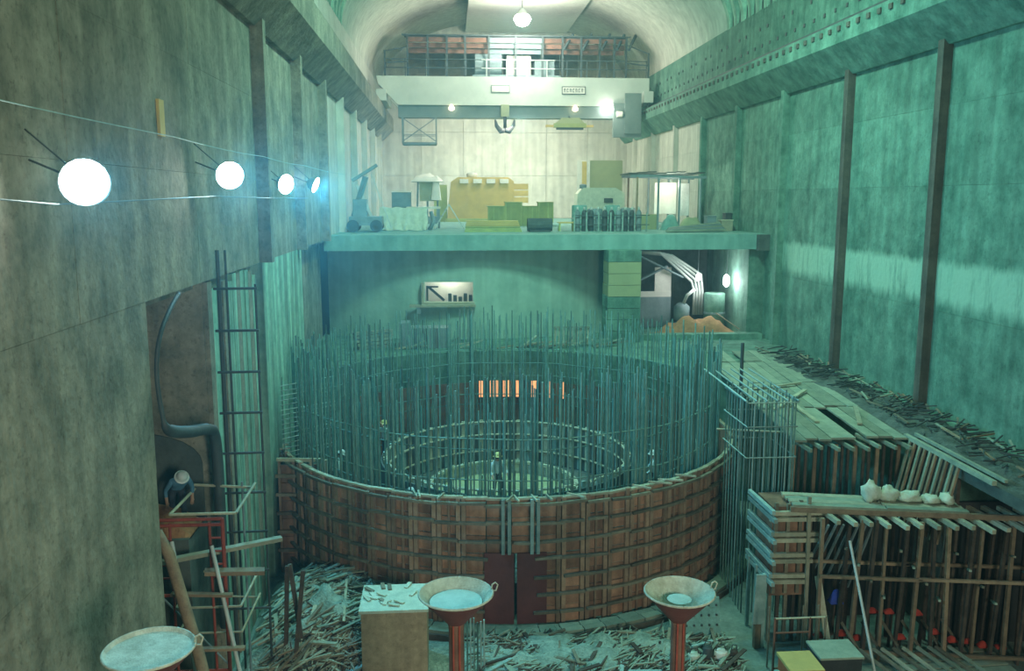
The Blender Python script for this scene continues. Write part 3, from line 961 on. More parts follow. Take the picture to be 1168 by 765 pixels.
for x0, y0, x1, y1, lab in ((10.5, 27, 12.6, 29.6, 'loose board lying diagonally across the middle of the plank platform'), (11.2, 25.3, 11.4, 28.5, 'loose board lying lengthwise near the front of the plank platform'), (12.4, 25, 13.2, 27, 'loose board at the front right corner of the plank platform'), (10.8, 30, 12.9, 30.8, 'farthest loose board lying crosswise on the plank platform')):
    tag(place('loose_board', (x0, y0, LEDGE + .2), (x1, y1, LEDGE + .24), .14, .05, M['timber']), lab, 'board', 'loose boards on the plank platform')
rt = thing('trench_wall', 'slatted timber wall of the trench with a pale top rail along the right ledge', 'trench wall', (13.2, 21, FLOOR))
MB().box(13.32, 13.42, 21.3, 23.7, FLOOR, LEDGE).build('backing', M['timber_dark'], rt)
place('top_rail', (13.25, 23.9, LEDGE + .12), (13.2, 19.6, LEDGE + .1), .12, .12, M['plank'], rt)
place('top_rail', (13.55, 23.9, LEDGE + .16), (13.5, 19.6, LEDGE + .14), .08, .08, M['plank'], rt)
for k in range(10):
    y = 21.1 + .27 * k
    place('slat', (12.75, y, -9), (13.2, y, LEDGE + .06), .06, .09, M['plank'] if k % 2 else M['timber_brown'], rt)
# ledge litter along the right wall
tag(heap(14.4, 28, LEDGE - .02, 2.0, 19.6, .22, 6.1, 10, 70, .9, .4).build('ledge_rubble', M['rock'], None, True), 'dark rubble strip heaped along the foot of the right wall', 'rubble', kind='stuff')
b = MB()
for k in range(260):
    x, y = rnd.uniform(13.6, 15.1), rnd.uniform(18.6, 38)
    a = rnd.gauss(.35, .5)
    ln = rnd.uniform(.3, 1.1)
    z = LEDGE + rnd.uniform(.15, .38)
    b.bar((x, y, z), (min(15.4, x + ln * math.cos(a)), y + ln * math.sin(a), z + rnd.uniform(-.08, .1)), .035)
tag(b.build('ledge_bars', M['steel_dark']), 'tangle of dark bars and sticks on the ledge rubble by the right wall', 'scrap', kind='stuff')
for k in range(36):
    x, y = rnd.uniform(13.7, 15.3), rnd.uniform(19, 37)
    a = rnd.gauss(1.2, .5)
    ln = rnd.uniform(.6, 1.5)
    tag(place('ledge_stick', (x, y, LEDGE + .3), (min(15.4, x + ln * math.cos(a)), y + ln * math.sin(a), LEDGE + .36), .06, .04, rnd.choice([M['plank'], M['timber_brown'], M['waler']])), 'stick of scrap timber on the dark ledge rubble by the right wall', 'board', 'scrap sticks on the right ledge')
# walkway and shoring in front
def YL(x):
    return 21.5 - (x - 8.9) * .2


ORD = ['first', 'second', 'third', 'fourth', 'fifth', 'sixth', 'seventh', 'eighth', 'ninth', 'tenth', 'eleventh', 'twelfth']
ww = thing('walkway', 'long narrow plank walkway on top of the right hand shoring', 'walkway', (11.4, 22, FLOOR))
for i in range(4):
    for (x0, x1) in ((9.0, 11.3), (11.32, 13.3)):
        place('walk_plank', (x0, YL(x0) + .1 + .25 * i, -7.98 + rnd.uniform(0, .03)), (x1, YL(x1) + .1 + .25 * i, -7.98), .24, .06, M['timber'] if i % 2 else M['plank'], ww)
place('edge_beam', (8.9, 21.45, -8.06), (15.0, YL(15), -8.06), .1, .14, M['timber_brown'], ww)
for k in range(14):
    x = 9.75 + .40 * k
    place('joist_end', (x + .14, YL(x) - .65 + rnd.uniform(-.1, .1), -8.2 + rnd.uniform(-.03, .03)), (x, YL(x) + 1.0, -8.14), .11, .11, M['timber'], ww)
sh = thing('shoring', 'dense dark timber shoring of posts and rails under the right walkway', 'shoring', (11.6, 22, FLOOR))
for rr, dy in enumerate((-.25, .4, 1.0)):
    for k in range(15 if rr == 0 else 19):
        x = 9.7 + (.38 if rr == 0 else .29) * k + rnd.uniform(-.06, .06)
        y = YL(x) + dy
        m = (M['timber_brown'] if k % 2 == 0 else M['timber_dark']) if rr == 0 else M['timber_dark']
        w = rnd.uniform(.06, .095)
        lean = rnd.uniform(-.08, .22)
        place('post', (x, y + rnd.uniform(-.1, .1), FLOOR), (x + lean, y, -8.2), w, w, m, sh)
for z, y in ((-9.75, -.35), (-11.75, -.45), (-9.6, .3)):
    place('rail', (9.6, YL(9.6) + y, z), (12.1, YL(12.1) + y, z + .03), .08, .08, M['timber_brown'], sh)
    place('rail', (12.0, YL(12) + y, z + .05), (15.2, YL(15.2) + y, z + .1), .08, .08, M['timber_brown'], sh)
for k in range(15):
    x = 10.2 + .33 * k
    z = -8.8 - .42 * (k % 4)
    place('diagonal_strut', (x - .2, YL(x) - .75, z), (x + .25, YL(x) + .1, z - .32), .06, .05, M['plank'] if k % 2 else M['waler'], sh)
for k in range(7):
    place('diagonal_strut', (9.75 + .2 * k, 21.0, -8.35), (9.6 + .2 * k, 21.9, -9.9 - .1 * k), .05, .05, M['steel_blue'], sh)
for k in range(6):
    place('foot_brace', (10.3 + .55 * k, 21.1, -11.1), (10.7 + .55 * k, 20.5, -11.85), .06, .05, M['waler'], sh)
MB().box(9.6, 13.2, 23.2, 23.3, FLOOR, -9).build('shade_backdrop', M['black'], sh)  # black backdrop painted for the shade deep in the shoring void
MB().bar((13.3, 21.5, FLOOR / 2 - 4.0), (15.7, 21.4, FLOOR / 2 - 4.0), .08, 4.0).build('shade_backdrop', M['black'], sh)
for k in range(12):
    x, z = 9.9 + .40 * k + rnd.uniform(-.1, .1), rnd.choice((-11.5, -11.3, -11.6, -10.8))
    tag(heap(x, YL(x) + .05, z, .24, .2, .10, k * 1.3, 8, 6, .9).build('red_rag', M['cloth_red'], None, True), f'small red rag low among the shoring posts, {ORD[k]} from the left in the rag row', 'rag', 'red rags in the shoring')
tag(heap(10.2, 21.3, -10.6, .34, .25, .42, 9.9, 6, 5, .4).build('blue_rag', M['cloth_blue'], None, True), 'blue rag hanging among the dark shoring posts', 'rag')
def sack(x, y, z, w, h, seed):
    b = MB()
    n, m = 16, 10
    for j in range(m + 1):
        t = PI * j / m
        for i in range(n):
            q = 2 * PI * i / n
            d = Vector((math.sin(t) * math.cos(q), math.sin(t) * math.sin(q), math.cos(t)))
            r = 1 + .38 * noise.noise(d * 1.7 + Vector((seed, 0, 0))) + .22 * noise.noise(d * 4.5 + Vector((0, seed, 0)))
            ear = .55 * max(0, 1 - (d - Vector((-.35, 0, .93))).length * 2.4) if h > .3 else .25 * max(0, 1 - (d - Vector((.5, 0, .85))).length * 2.4)
            b.v.append((x + d.x * r * w * .52, y + d.y * r * .24, z + h * .48 + d.z * (r + ear) * h * .5))
    b.f = [(j * n + i, j * n + (i + 1) % n, (j + 1) * n + (i + 1) % n, (j + 1) * n + i) for j in range(m) for i in range(n)]
    return b


sx = [(11.15, 21.6, .50, .5), (11.6, 21.55, .5, .38), (12.1, 21.45, .66, .28), (12.62, 21.3, .44, .24), (13.0, 21.2, .36, .3)]
for k, (x, y, w, h) in enumerate(sx):
    lab = ['leftmost and tallest pale sack on the walkway', 'second pale sack from the left on the walkway', 'wide flat pale sack in the middle of the walkway row', 'pale sack second from the right on the walkway', 'rightmost pale sack on the walkway by the trench rail'][k]
    tag(sack(x, y, -7.94, w, h, k * 2.7 + 1).build('pale_sack', M['cloth_pale'], None, True), lab, 'sack', 'pale sacks on the walkway')

# pier form with waler clamps
pf_ = thing('pier_formwork', 'square timber pier form with double clamp beams at the right of the ring', 'formwork', (9.1, 22, FLOOR))
MB().box(8.55, 9.55, 21.75, 22.9, -10.6, -8.1).build('box_panel', M['plywood'], pf_)
for k in range(4):
    z = -8.22 - .58 * k
    for dz in (0, .17):
        place('clamp_beam', (8.42, 21.6, z - dz), (9.85 - .12 * k, 21.55, z - dz), .1, .11, M['timber'], pf_)
        place('side_clamp', (8.42, 21.35 - dz, z - dz + .1), (8.38, 23.1, z - dz + .1), .1, .11, M['rebar_pale'], pf_)
for x in (8.62, 8.95, 9.28, 9.55):
    place('stud', (x, 21.68, -10.5), (x, 21.68, -8.0 + rnd.uniform(-.05, .15)), .09, .07, M['waler'], pf_)
place('stud', (9.5, 21.5, FLOOR), (9.42, 21.5, -7.75), .09, .08, M['timber'], pf_)
for k in range(5):
    place('leg', (8.62 + .22 * k, 21.9, FLOOR), (8.62 + .22 * k, 21.9, -10.5), .09, .09, M['timber_dark'] if k % 2 else M['waler'], pf_)
for k, y in enumerate((21.6, 22.2, 22.8)):
    place('side_leg', (8.35, y, FLOOR), (8.35, y, -9.9), .09, .09, M['rebar_pale'], pf_)
tag(place('leaning_plank', (9.95, 20.9, FLOOR), (9.7, 21.35, -9.9), .16, .05, M['timber']), 'pale plank leaning on the right edge of the pier form', 'plank')

rc = thing('square_rebar_cage', 'square cage of teal vertical rebar behind the pier form', 'rebar cage', (9.3, 24.5, FLOOR))
for i in range(9):
    for (x, y) in ((8.45 + .16 * i, 23.6), (8.45 + .16 * i, 25.6), (8.45, 23.6 + .25 * i), (9.8, 23.6 + .25 * i)):
        rod('vertical_bar', (x, y, FLOOR), (x, y, -5.55 + rnd.uniform(-.1, .05)), .022, M['rebar_pale'] if i % 2 else M['rebar'], rc)
for z in (-5.7, -6.4, -7.3):
    for p, q in (((8.4, 23.55), (9.85, 23.55)), ((9.85, 23.55), (9.85, 25.65)), ((9.85, 25.65), (8.4, 25.65)), ((8.4, 25.65), (8.4, 23.55))):
        rod('tie_bar', (*p, z), (*q, z), .02, M['rebar_pale'], rc)
for k in range(6):
    rod('top_bar', (8.3 + .3 * k, 23.4, -5.62), (8.45 + .3 * k, 28.0, -5.6), .03, M['rebar_pale'], rc)
rod('cross_pole', (8.3, 26, -7.1), (10.2, 24.5, -6.85), .035, M['timber'], rc)
rod('corner_pole', (10.05, 29.0, FLOOR), (10.05, 29.0, -4.9), .06, M['steel_dark'], rc)

# small things at the lower right
fr = thing('steel_trestle', 'small rusty steel trestle frame before the pier form', 'trestle', (8.6, 20, FLOOR))
for x in (8.05, 8.95, 9.35):
    rod('post', (x, 20.0, FLOOR), (x, 20.0, -10.35), .03, M['rust'] if x < 9.2 else M['waler'], fr)
    rod('post', (x + .08, 20.6, FLOOR), (x + .08, 20.6, -10.35), .025, M['waler'], fr)
for z in (-10.37, -10.75, -11.7):
    rod('rail', (8.05, 20.0, z), (9.35 if z > -10.5 else 8.95, 20.0, z), .025, M['rust'] if z < -10.5 else M['timber'], fr)
yb = thing('yellow_topped_box', 'small box with yellowish lid and orange red front by the trestle', 'box', (8.15, 18.3, FLOOR))
ubox('stand', 7.7, 8.5, 17.95, 18.65, FLOOR, -10.95, M['timber_dark'], yb)
ubox('body', 7.65, 8.4, 17.9, 18.7, -10.95, -10.62, M['orange_box'], yb)
ubox('lid', 7.62, 8.42, 17.88, 18.75, -10.62, -10.55, M['yellow'], yb)
tag(heap(7.52, 18.3, -11.6, .4, .7, .95, 2.2, 8, 8, .5).build('teal_cloth', M['cloth_teal'], None, True), 'teal cloth bunched against the left side of the yellow lidded box', 'cloth')
MB().box(7.3, 7.75, 17.9, 18.7, FLOOR, -11.6).build('plinth', M['timber_dark'], yb)
kb = thing('black_box', 'black sheet covered box with pale dusty top beside the yellow lidded box', 'box', (9.2, 18.9, FLOOR))
ubox('body', 8.65, 9.65, 18.6, 19.4, FLOOR, -10.72, M['black'], kb)
ubox('dusty_top', 8.62, 9.68, 18.57, 19.43, -10.72, -10.67, M['plank'], kb)
tag(rod('thin_pole', (10.2, 18.6, FLOOR), (10.0, 20.3, -8.5), .035, M['steel_pale']), 'long thin pale pole leaning on the shoring', 'pole')
for k in range(5):
    y = 19.3 + .34 * k
    tag(place('floor_plank', (11.1 + .1 * k, y, FLOOR + .16), (14.2, y + .05, FLOOR + .2), .26, .06, M['plank']), f'long grey plank on the floor before the right shoring, {ORD[k]} from the viewer', 'plank', 'floor planks before the shoring')
for k in range(9):
    x = 10.5 + .3 * k + rnd.uniform(-.1, .1)
    tag(place('slant_stick', (x, 20.4, FLOOR + .5), (x + .5, 19.2, FLOOR + .28), .08, .06, rnd.choice([M['plank'], M['waler'], M['timber']])), f'stick slanting over the planks before the right shoring, {ORD[k]} from the left', 'board', 'slanting sticks before the shoring')
for k, (x, y) in enumerate(((11.7, 18.75), (12.5, 18.8))):
    tag(heap(x, y, FLOOR + .02, .5, .3, .3, 5 + k, 8, 6, .5).build('orange_rag', M['cloth_red'], None, True), ['left orange red rag at the bottom edge before the planks', 'right orange red rag at the bottom edge before the planks'][k], 'rag', 'rags before the planks')
tag(heap(10.5, 19.9, FLOOR, 1.7, 1.1, .16, 7.7, 12, 8, .4).build('sand_patch', M['plank'], None, True), 'low pale sand patch before the right shoring', 'sand', kind='stuff')
bp_ = thing('dotted_board', 'pale teal board with dark holes leaning behind the right funnel', 'board', (6.6, 21.9, FLOOR))
b = MB().bar((6.6, 21.7, -11.85), (6.6, 22.0, -10.7), 1.3, .05, up=(0, 1, 0))
b.build('sheet', M['cloth_teal'], bp_)
b = MB()
for i in range(6):
    for j in range(4):
        x, t = 6.08 + .21 * i, .15 + .22 * j
        b.box(x, x + .05, 21.64 + .3 * t, 21.68 + .3 * t, -11.85 + 1.15 * t, -11.80 + 1.15 * t)
b.build('holes', M['steel_dark'], bp_)
for k, (x, w, h, mm) in enumerate(((6.2, .3, .45, 'cloth_pale'), (6.55, .25, .62, 'steel_dark'), (6.9, .34, .5, 'white'), (7.25, .2, .5, 'timber_dark'))):
    t = thing('site_can', ['pale can left of the dark can behind the right funnel', 'dark can between two pale ones behind the right funnel', 'white can right of the dark can behind the right funnel', 'brown can beside the pier form behind the right funnel'][k], 'can', (x, 20.6, FLOOR), 'cans behind the right funnel')
    MB().lathe((x, 20.6, FLOOR), [(w * .46, 0), (w * .5, .04), (w * .5, h - .03), (w * .42, h)], 14, True).build('body', M[mm], t, True)
    MB().tube([(x - w * .4, 20.6, FLOOR + h), (x - w * .25, 20.6, FLOOR + h + .14), (x + w * .25, 20.6, FLOOR + h + .14), (x + w * .4, 20.6, FLOOR + h)], .015, 5).build('handle', M['steel_dark'], t)
place('side_board', (8.2, 21.55, -11.3), (8.25, 21.55, -9.9), .30, .06, M['rebar_pale'], pf_)
place('stump_leg', (8.2, 21.6, FLOOR), (8.2, 21.6, -11.3), .16, .16, M['timber_brown'], pf_)

# ------------------------------------------------------------------ rear ledge clutter
for k, (x0, x1, y, z0, z1, m, lab) in enumerate(((-2.3, .1, 41.2, LEDGE, -6.0, 'steel_blue', 'dark grey block shaped machine cover on the rear ledge under the lit opening'),)):
    t = thing('machine_cover', lab, 'machine', ((x0 + x1) / 2, y, z0))
    ubox('body', x0, x1, y - .5, y + .5, z0, z1, M[m], t)
    ubox('tall_end', x0, x0 + .5, y - .5, y + .5, z1, z1 + .25, M[m], t)
    for q in range(3):
        ubox('rib', x0 + .7 + .5 * q, x0 + .78 + .5 * q, y - .56, y - .5, z0, z1, M['steel_dark'], t)
gp = thing('slatted_pallet', 'pale slatted panel standing on the rear ledge by the olive pillar', 'panel', (5.9, 41.2, LEDGE))
for k in range(9):
    ubox('slat', 5.05 + .2 * k, 5.17 + .2 * k, 41.15, 41.22, LEDGE, -6.05, M['timber'], gp)
for z in (-6.9, -6.12):
    ubox('rail', 5.0, 6.8, 41.08, 41.15, z, z + .08, M['plank'], gp)
for k in range(5):
    z = LEDGE + .17 * k
    tag(place('stacked_board', (-4.2 - .05 * k, 40.4, z + .08), (-2.7, 41.4, z + .08), .3, .13, M['plank']), ['lowest', 'second lowest', 'middle', 'second highest', 'topmost'][k] + ' board of the grey stack on the rear ledge at the left', 'board', 'grey board stack on the rear ledge')
for k in range(22):
    x = rnd.uniform(-2.5, 7.5)
    tag(place('ledge_board', (x, rnd.uniform(40, 41), LEDGE + .06), (x + rnd.uniform(.5, 1.6), rnd.uniform(40, 41.3), LEDGE + rnd.uniform(.08, .5)), .14, .06, rnd.choice([M['plank'], M['timber'], M['waler']])), 'loose board lying on the rear ledge behind the rebar circle', 'board', 'loose boards on the rear ledge')
rf = thing('rear_rebar_fence', 'row of thin rebar rising from the rear ledge before the barrel wall', 'rebar', (1.5, 40.3, LEDGE))
for k in range(70):
    x = -4.6 + .175 * k
    rod('upright_bar', (x, 40.3 + rnd.uniform(-.1, .1), LEDGE), (x + rnd.uniform(-.02, .02), 40.3, -5.9 + rnd.uniform(-.25, .35)), .016, M['rebar_pale'] if k % 2 else M['rebar'], rf)
for x in (.55, .75, .95, 1.15):
    rod('tall_bar', (x, 42.2, LEDGE), (x, 42.2, -5.35), .04, M['steel_blue'], rf)

# passage contents
ps = thing('pipe_rack', 'bundle of pale pipes bending down inside the passage under the deck', 'pipes', (12.8, 46, LEDGE))
for k in range(4):
    o_ = .28 * k
    MB().tube([(9.6, 47, -2.85 + .0 * k), (11.4 + o_ * .8, 46.6, -2.9 - .05 * k), (13.0 + o_ * .6, 46, -4.4 + .12 * k), (13.15 + o_ * .55, 46, -4.9), (13.15 + o_ * .55, 46, -6.2)], .07, 8).build('pipe', M['steel_pale'], ps, True)
rod('strut', (9.6, 46.5, -4.7), (11.8, 46.5, -3.6), .07, M['steel_blue'], ps)
rod('strut', (9.9, 46.3, -2.9), (12.6, 46.2, -4.2), .06, M['steel_blue'], ps)
ppn = thing('pale_panel_frame', 'pale open panel frame left of the pipes inside the passage', 'panel', (10.8, 46.8, LEDGE))
ubox('side', 11.2, 12.1, 46.8, 46.9, -5.0, -3.7, M['white'], ppn)
ubox('sill', 9.5, 12.1, 46.75, 46.9, -5.3, -5.0, M['white'], ppn)
ubox('plinth', 9.6, 12.1, 46.75, 46.95, LEDGE, -5.3, M['steel_blue'], ppn)
dm = thing('green_drum', 'upright green drum before the lamp in the passage', 'drum', (14.3, 45.6, LEDGE))
MB().lathe((14.1, 45.4, LEDGE), [(.55, 0), (.55, 1.95), (.5, 2.0)], 20, True).build('body', M['conc_right'], dm, True)
MB().lathe((14.1, 45.4, LEDGE), [(.58, .9), (.58, 1.0)], 20, True).build('hoop', M['steel_blue'], dm)
pump = thing('pump_unit', 'dark blue pump among the pipes inside the passage', 'pump', (12.4, 45.6, LEDGE))
MB().lathe((12.4, 45.6, LEDGE + .45), [(.2, 0), (.42, .1), (.42, .8), (.2, 1.0)], 16, True).build('body', M['steel_blue'], pump, True)
MB().box(11.95, 12.85, 45.2, 46, LEDGE, LEDGE + .45).build('base', M['steel_dark'], pump)
MB().tube([(12.4, 45.5, LEDGE + 1.3), (12.6, 45.3, LEDGE + 1.9), (13.0, 45.3, LEDGE + 2.2)], .09, 8).build('outlet', M['steel_pale'], pump, True)
tag(heap(12.7, 43.9, LEDGE, 4.4, 1.8, .85, 5.5, 22, 12, .35, 1.2).build('sand_heap', M['sand'], None, True), 'rust brown sand heap on the sill of the passage', 'sand heap', kind='stuff')
tag(rod('leaning_rod', (13.9, 44.4, -5.9), (14.8, 43.3, -6.6), .03, M['timber_brown']), 'thin brown rod leaning right of the sand heap', 'rod')
for (x, y, z, r, e, lab) in ((14.55, 44.9, -4.25, .17, 130, 'bright bare work lamp hanging in the passage above the drum'), (13.15, 45.3, -4.1, .11, 80, 'second bare lamp hanging beside the passage pipes')):
    t = thing('passage_lamp', lab, 'lamp', (x, y, z))
    MB().lathe((x, y, z), [(0.02, -r * 2), (r * .8, -r * 1.5), (r, -r * .5), (r * .8, r * 1.2), (.03, r * 1.8)], 12, True).build('bulb', M['bulb_white'], t, True)
    rod('cord', (x, y, z + r * 1.8), (x, y, -2.5), .015, M['steel_dark'], t)
    light('passage_light', 'POINT', (x, y - .35, z), e, (0.92, 0.97, 1.0), .15)

# ------------------------------------------------------------------ overhead crane
cr = thing('overhead_crane', 'cream overhead travelling crane spanning the hall under the vault', 'crane', (5.2, 66, 7.6))
b = MB()
poly = [(-5.1, 8.75), (-4.9, 8.45), (-3.6, 7.05), (-3.2, 6.72), (14.2, 6.72), (15.3, 7.4), (15.3, 8.6), (-5.1, 8.8)]
b.prism_y([(-5.0, 8.75), (-4.9, 8.2), (-3.5, 6.72), (14.1, 6.72), (15.0, 7.2), (15.0, 8.75)], 66, 67.2)
b.build('main_girder', M['crane'], cr)
MB().box(-3.5, 13.9, 66.25, 67.4, 5.85, 6.70).build('lower_flange', M['crane_dark'], cr)
MB().prism_y([(-4.9, 8.6), (-4.8, 8.0), (-3.5, 6.72), (14.1, 6.72), (15.0, 7.2), (15.0, 8.6)], 70, 71.2).build('rear_girder', M['crane'], cr)
for x0, x1 in ((-5.0, -4.3), (14.5, 15.2)):
    MB().box(x0, x1, 65.4, 71.6, 6.95, 7.75).build('end_carriage', M['crane'], cr)
for x, zz in ((-4.68, 6.95), (14.98, 6.70)):
    for y in (65.9, 71.0):
        MB().tube([(x - .1, y, zz + .25), (x + .1, y, zz + .25)], .27, 14).build('wheel', M['steel_dark'], cr)
MB().box(12.3, 14.4, 65.6, 66.0, 4.45, 6.9).build('end_leg', M['crane_dark'], cr)
ubox('leg_box', 13.1, 14.3, 65.4, 65.6, 4.7, 7.6, M['crane_dark'], cr)
# walkway canopy with rust boards between dark posts
pxs = [-2.8, -1.3, 0.1, 1.45, 3.2, 5.2, 7.2, 8.7, 10.1, 11.5, 12.6, 13.5]
for i in range(len(pxs) - 1):
    for q in range(3):
        z = 10.82 + .36 * q
        place('fascia_board', (pxs[i] + .06, 67.9 - .25 * q, z), (pxs[i + 1] - .06, 67.9 - .25 * q, z), .06, .34, M['rust'] if not 3 < i < 6 else M['steel_blue'], cr)
b = MB()
for k in range(11):
    x0 = -3.0 + 1.5 * k
    place('rear_board', (x0 + .03, 71.4, 10.2), (x0 + 1.47, 71.4, 10.2), .08, 2.8, M['waler'], cr)
b.prism_y([(-3.4, 11.9), (-1.2, 12.45), (2, 12.75), (8.5, 12.75), (12.2, 12.4), (14.0, 11.75), (14.0, 11.65), (12.2, 12.25), (8.5, 12.6), (2, 12.6), (-1.2, 12.3), (-3.4, 11.8)], 67.2, 71)
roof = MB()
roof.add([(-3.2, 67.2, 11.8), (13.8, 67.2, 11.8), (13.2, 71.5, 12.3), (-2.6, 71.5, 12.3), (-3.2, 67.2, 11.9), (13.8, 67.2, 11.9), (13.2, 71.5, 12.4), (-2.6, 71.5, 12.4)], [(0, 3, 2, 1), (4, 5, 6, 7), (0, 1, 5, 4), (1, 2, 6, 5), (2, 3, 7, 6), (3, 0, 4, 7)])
roof.build('canopy_shadow_roof', M['steel_dark'], cr)  # dark canopy roof, also drawn for the shadow band on the vault
for i, x in enumerate(pxs):
    place('post', (x, 67.3, 8.75), (x, 67.3, 11.85), .15, .15, M['steel_dark'], cr)
    if x > 8:
        place('raker', (x, 66.4, 10.8), (x + .9, 68.2, 12.2), .16, .16, M['steel_dark'], cr)
place('canopy_edge', (-3.0, 67.5, 11.75), (13.6, 67.5, 11.75), .14, .12, M['steel_dark'], cr)
for z in (9.35, 9.95):
    for x0, x1 in ((-4.4, 2.6), (2.6, 8), (8, 14.8)):
        rod('guard_rail', (x0, 66.1, z), (x1, 66.1, z), .035, M['steel_pale'] if 2 < x0 < 8 else M['steel_dark'], cr)
for k in range(14):
    x = -4.4 + 1.475 * k
    place('guard_post', (x, 66.1, 8.7), (x, 66.1, 10.0), .06, .06, M['steel_pale'] if 2 < x < 8 else M['steel_dark'], cr)
for x0, x1 in ((-4.4, -2.8), (13.5, 15.0)):
    xe = x0 if x0 < 0 else x1
    place('end_post', (xe, 66.4, 8.7), (xe, 66.4, 10.6), .13, .13, M['steel_dark'], cr)
    rod('end_rail', (xe, 66.4, 10.55), (x1 if x0 < 0 else x0, 66.8, 11.2 if x0 > 0 else 10.9), .05, M['steel_dark'], cr)
    rod('end_rail', (xe, 66.4, 9.7), (x1 if x0 < 0 else x0, 66.8, 9.9), .05, M['steel_dark'], cr)
# trolley machinery
MB().box(2.0, 8.6, 67.6, 70.6, 8.75, 9.1).build('trolley_frame', M['steel_blue'], cr)
MB().tube([(2.2, 68.6, 10.0), (4.2, 68.6, 10.0)], .95, 18).build('hoist_drum', M['steel_blue'], cr)
MB().box(4.6, 6.4, 68.2, 69.6, 9.1, 10.6).build('motor_house', M['white'], cr)
MB().box(6.7, 8.2, 68.2, 69.4, 9.1, 10.2).build('gear_box', M['steel_blue'], cr)
# plates on the girder front
for x0, x1, z0, z1, dark in ((3.35, 4.6, 7.68, 8.1, False), (8.55, 10.2, 7.6, 8.05, True)):
    ubox('plate_border', x0 - .06, x1 + .06, 65.96, 65.985, z0 - .06, z1 + .06, M['steel_dark'] if dark else M['crane_dark'], cr)
    p = ubox('name_plate', x0, x1, 65.94, 65.965, z0, z1, M['white'], cr)
    if dark:
        b = MB()
        for k in range(7):
            xx = x0 + .1 + .215 * k
            b.box(xx, xx + .03, 65.925, 65.938, z0 + .1, z1 - .1)
            b.box(xx, xx + .11, 65.925, 65.938, z1 - .15, z1 - .1)
            if k % 2: b.box(xx, xx + .11, 65.925, 65.938, z0 + .1, z0 + .14)
            else: b.box(xx + .08, xx + .11, 65.925, 65.938, z0 + .1, z1 - .1)
        b.build('plate_marks', M['steel_dark'], cr)
for k, x in enumerate((.4, 9.5, 11.9)):
    r = .2 if k < 2 else .42
    lp = MB().lathe((x, 65.95, 6.7 - .25), [(.05, .3), (r, .12), (r, -.05), (r * .4, -.12)], 14, True).build('girder_lamp', M['bulb_warm'] if k < 2 else M['bulb_white'], cr, True)
light('girder_light', 'POINT', (11.9, 64.6, 6.0), 70, WARM, .3)
MB().tube([(12.5, 65.4, 6.1), (12.9, 65.4, 6.1)], .22, 12).build('flood_lamp', M['white'], cr)
cg = 'cab_bar'
P = [(-3.2, 65.9), (-.75, 65.9), (-.75, 67.4), (-3.2, 67.4)]
for x, y in P:
    place(cg, (x, y, 3.95), (x, y, 5.85), .09, .09, M['steel_blue'], cr)
for i in range(4):
    p, q = P[i], P[(i + 1) % 4]
    place(cg, (*p, 4.0), (*q, 4.0), .09, .12, M['steel_blue'], cr)
    place(cg, (*p, 4.6), (*q, 4.6), .05, .05, M['steel_blue'], cr)
place(cg, (-3.2, 65.9, 4.1), (-.75, 65.9, 5.8), .07, .07, M['steel_blue'], cr)
place(cg, (-3.2, 65.9, 5.8), (-.75, 65.9, 4.1), .07, .07, M['steel_blue'], cr)
MB().box(-3.2, -.75, 65.9, 67.4, 3.88, 3.95).build('cab_floor', M['steel_blue'], cr)
hk = thing('main_hook', 'black double crane hook hanging under the middle of the crane girder', 'hook', (4.3, 66.8, 5.0))
b = MB()
b.tube([(4.3, 65.9, 5.95), (4.3, 65.9, 5.0)], .13, 10)
for s in (-1, 1):
    b.tube([(4.3, 65.9, 4.95), (4.3 + s * .3, 65.9, 4.85), (4.3 + s * .62, 65.9, 5.25), (4.3 + s * .72, 65.9, 5.7)], [.2, .2, .15, .06], 10)
b.build('hook_fork', M['black'], hk, True)
MB().box(4.0, 4.6, 65.75, 66.05, 5.9, 6.75).build('hook_block', M['cloth_olive'], hk)
h2 = thing('lifting_beam', 'yellow green lifting beam hanging under the right part of the crane girder', 'lifting beam', (9.0, 65.9, 5.0))
MB().box(7.9, 10.3, 65.7, 66.1, 5.15, 5.45).build('beam', M['yellow_green'], h2)
MB().box(8.1, 10.1, 65.75, 66.05, 5.0, 5.15).build('lower_bar', M['steel_dark'], h2)
MB().prism_y([(8.0, 5.45), (8.5, 5.85), (9.8, 5.85), (10.2, 5.45)], 65.8, 66.0).build('yoke', M['olive'], h2)
for x in (7.3, 10.25):
    MB().box(x, x + .6, 65.8, 66.0, 5.18, 5.34).build('end_arm', M['yellow'], h2)
rod('chain', (9.1, 65.9, 5.85), (9.1, 66.3, 6.0), .05, M['steel_dark'], h2)
vl = thing('vault_pendant_lamp', 'dazzling white lamp hanging from the flat vault panel above the crane', 'lamp', (5.45, 64.5, 12.6))
MB().lathe((5.45, 64.5, 12.75), [(.1, .5), (.42, .1), (.46, -.05)], 18).build('shade', M['white'], vl, True)
MB().lathe((5.45, 64.5, 12.65), [(.02, .14), (.5, .1), (.62, -.15), (.42, -.5), (.02, -.66)], 18).build('globe', M['lamp_far'], vl, True)
rod('stem', (5.45, 64.5, 13.2), (5.45, 64.5, 14.03), .03, M['steel_dark'], vl)
light('pendant_light', 'POINT', (5.45, 64.3, 11.9), 1900, WARM, .45)

# ------------------------------------------------------------------ deck clutter
def crate(name, label, cat, x0, x1, y0, y1, z0, z1, m, n=4, group=None, lid=None):
    t = thing(name, label, cat, ((x0 + x1) / 2, (y0 + y1) / 2, z0), group)
    ubox('body', x0, x1, y0, y1, z0, z1, M[m], t)
    w = (x1 - x0) / n
    for k in range(n + 1):
        xx = x0 + w * k
        ubox('batten', xx - .04, xx + .04, y0 - .05, y0, z0, z1, M[m], t)
    ubox('lid', x0 - .05, x1 + .05, y0 - .07, y1 + .05, z1, z1 + .07, M[lid or m], t)
    return t


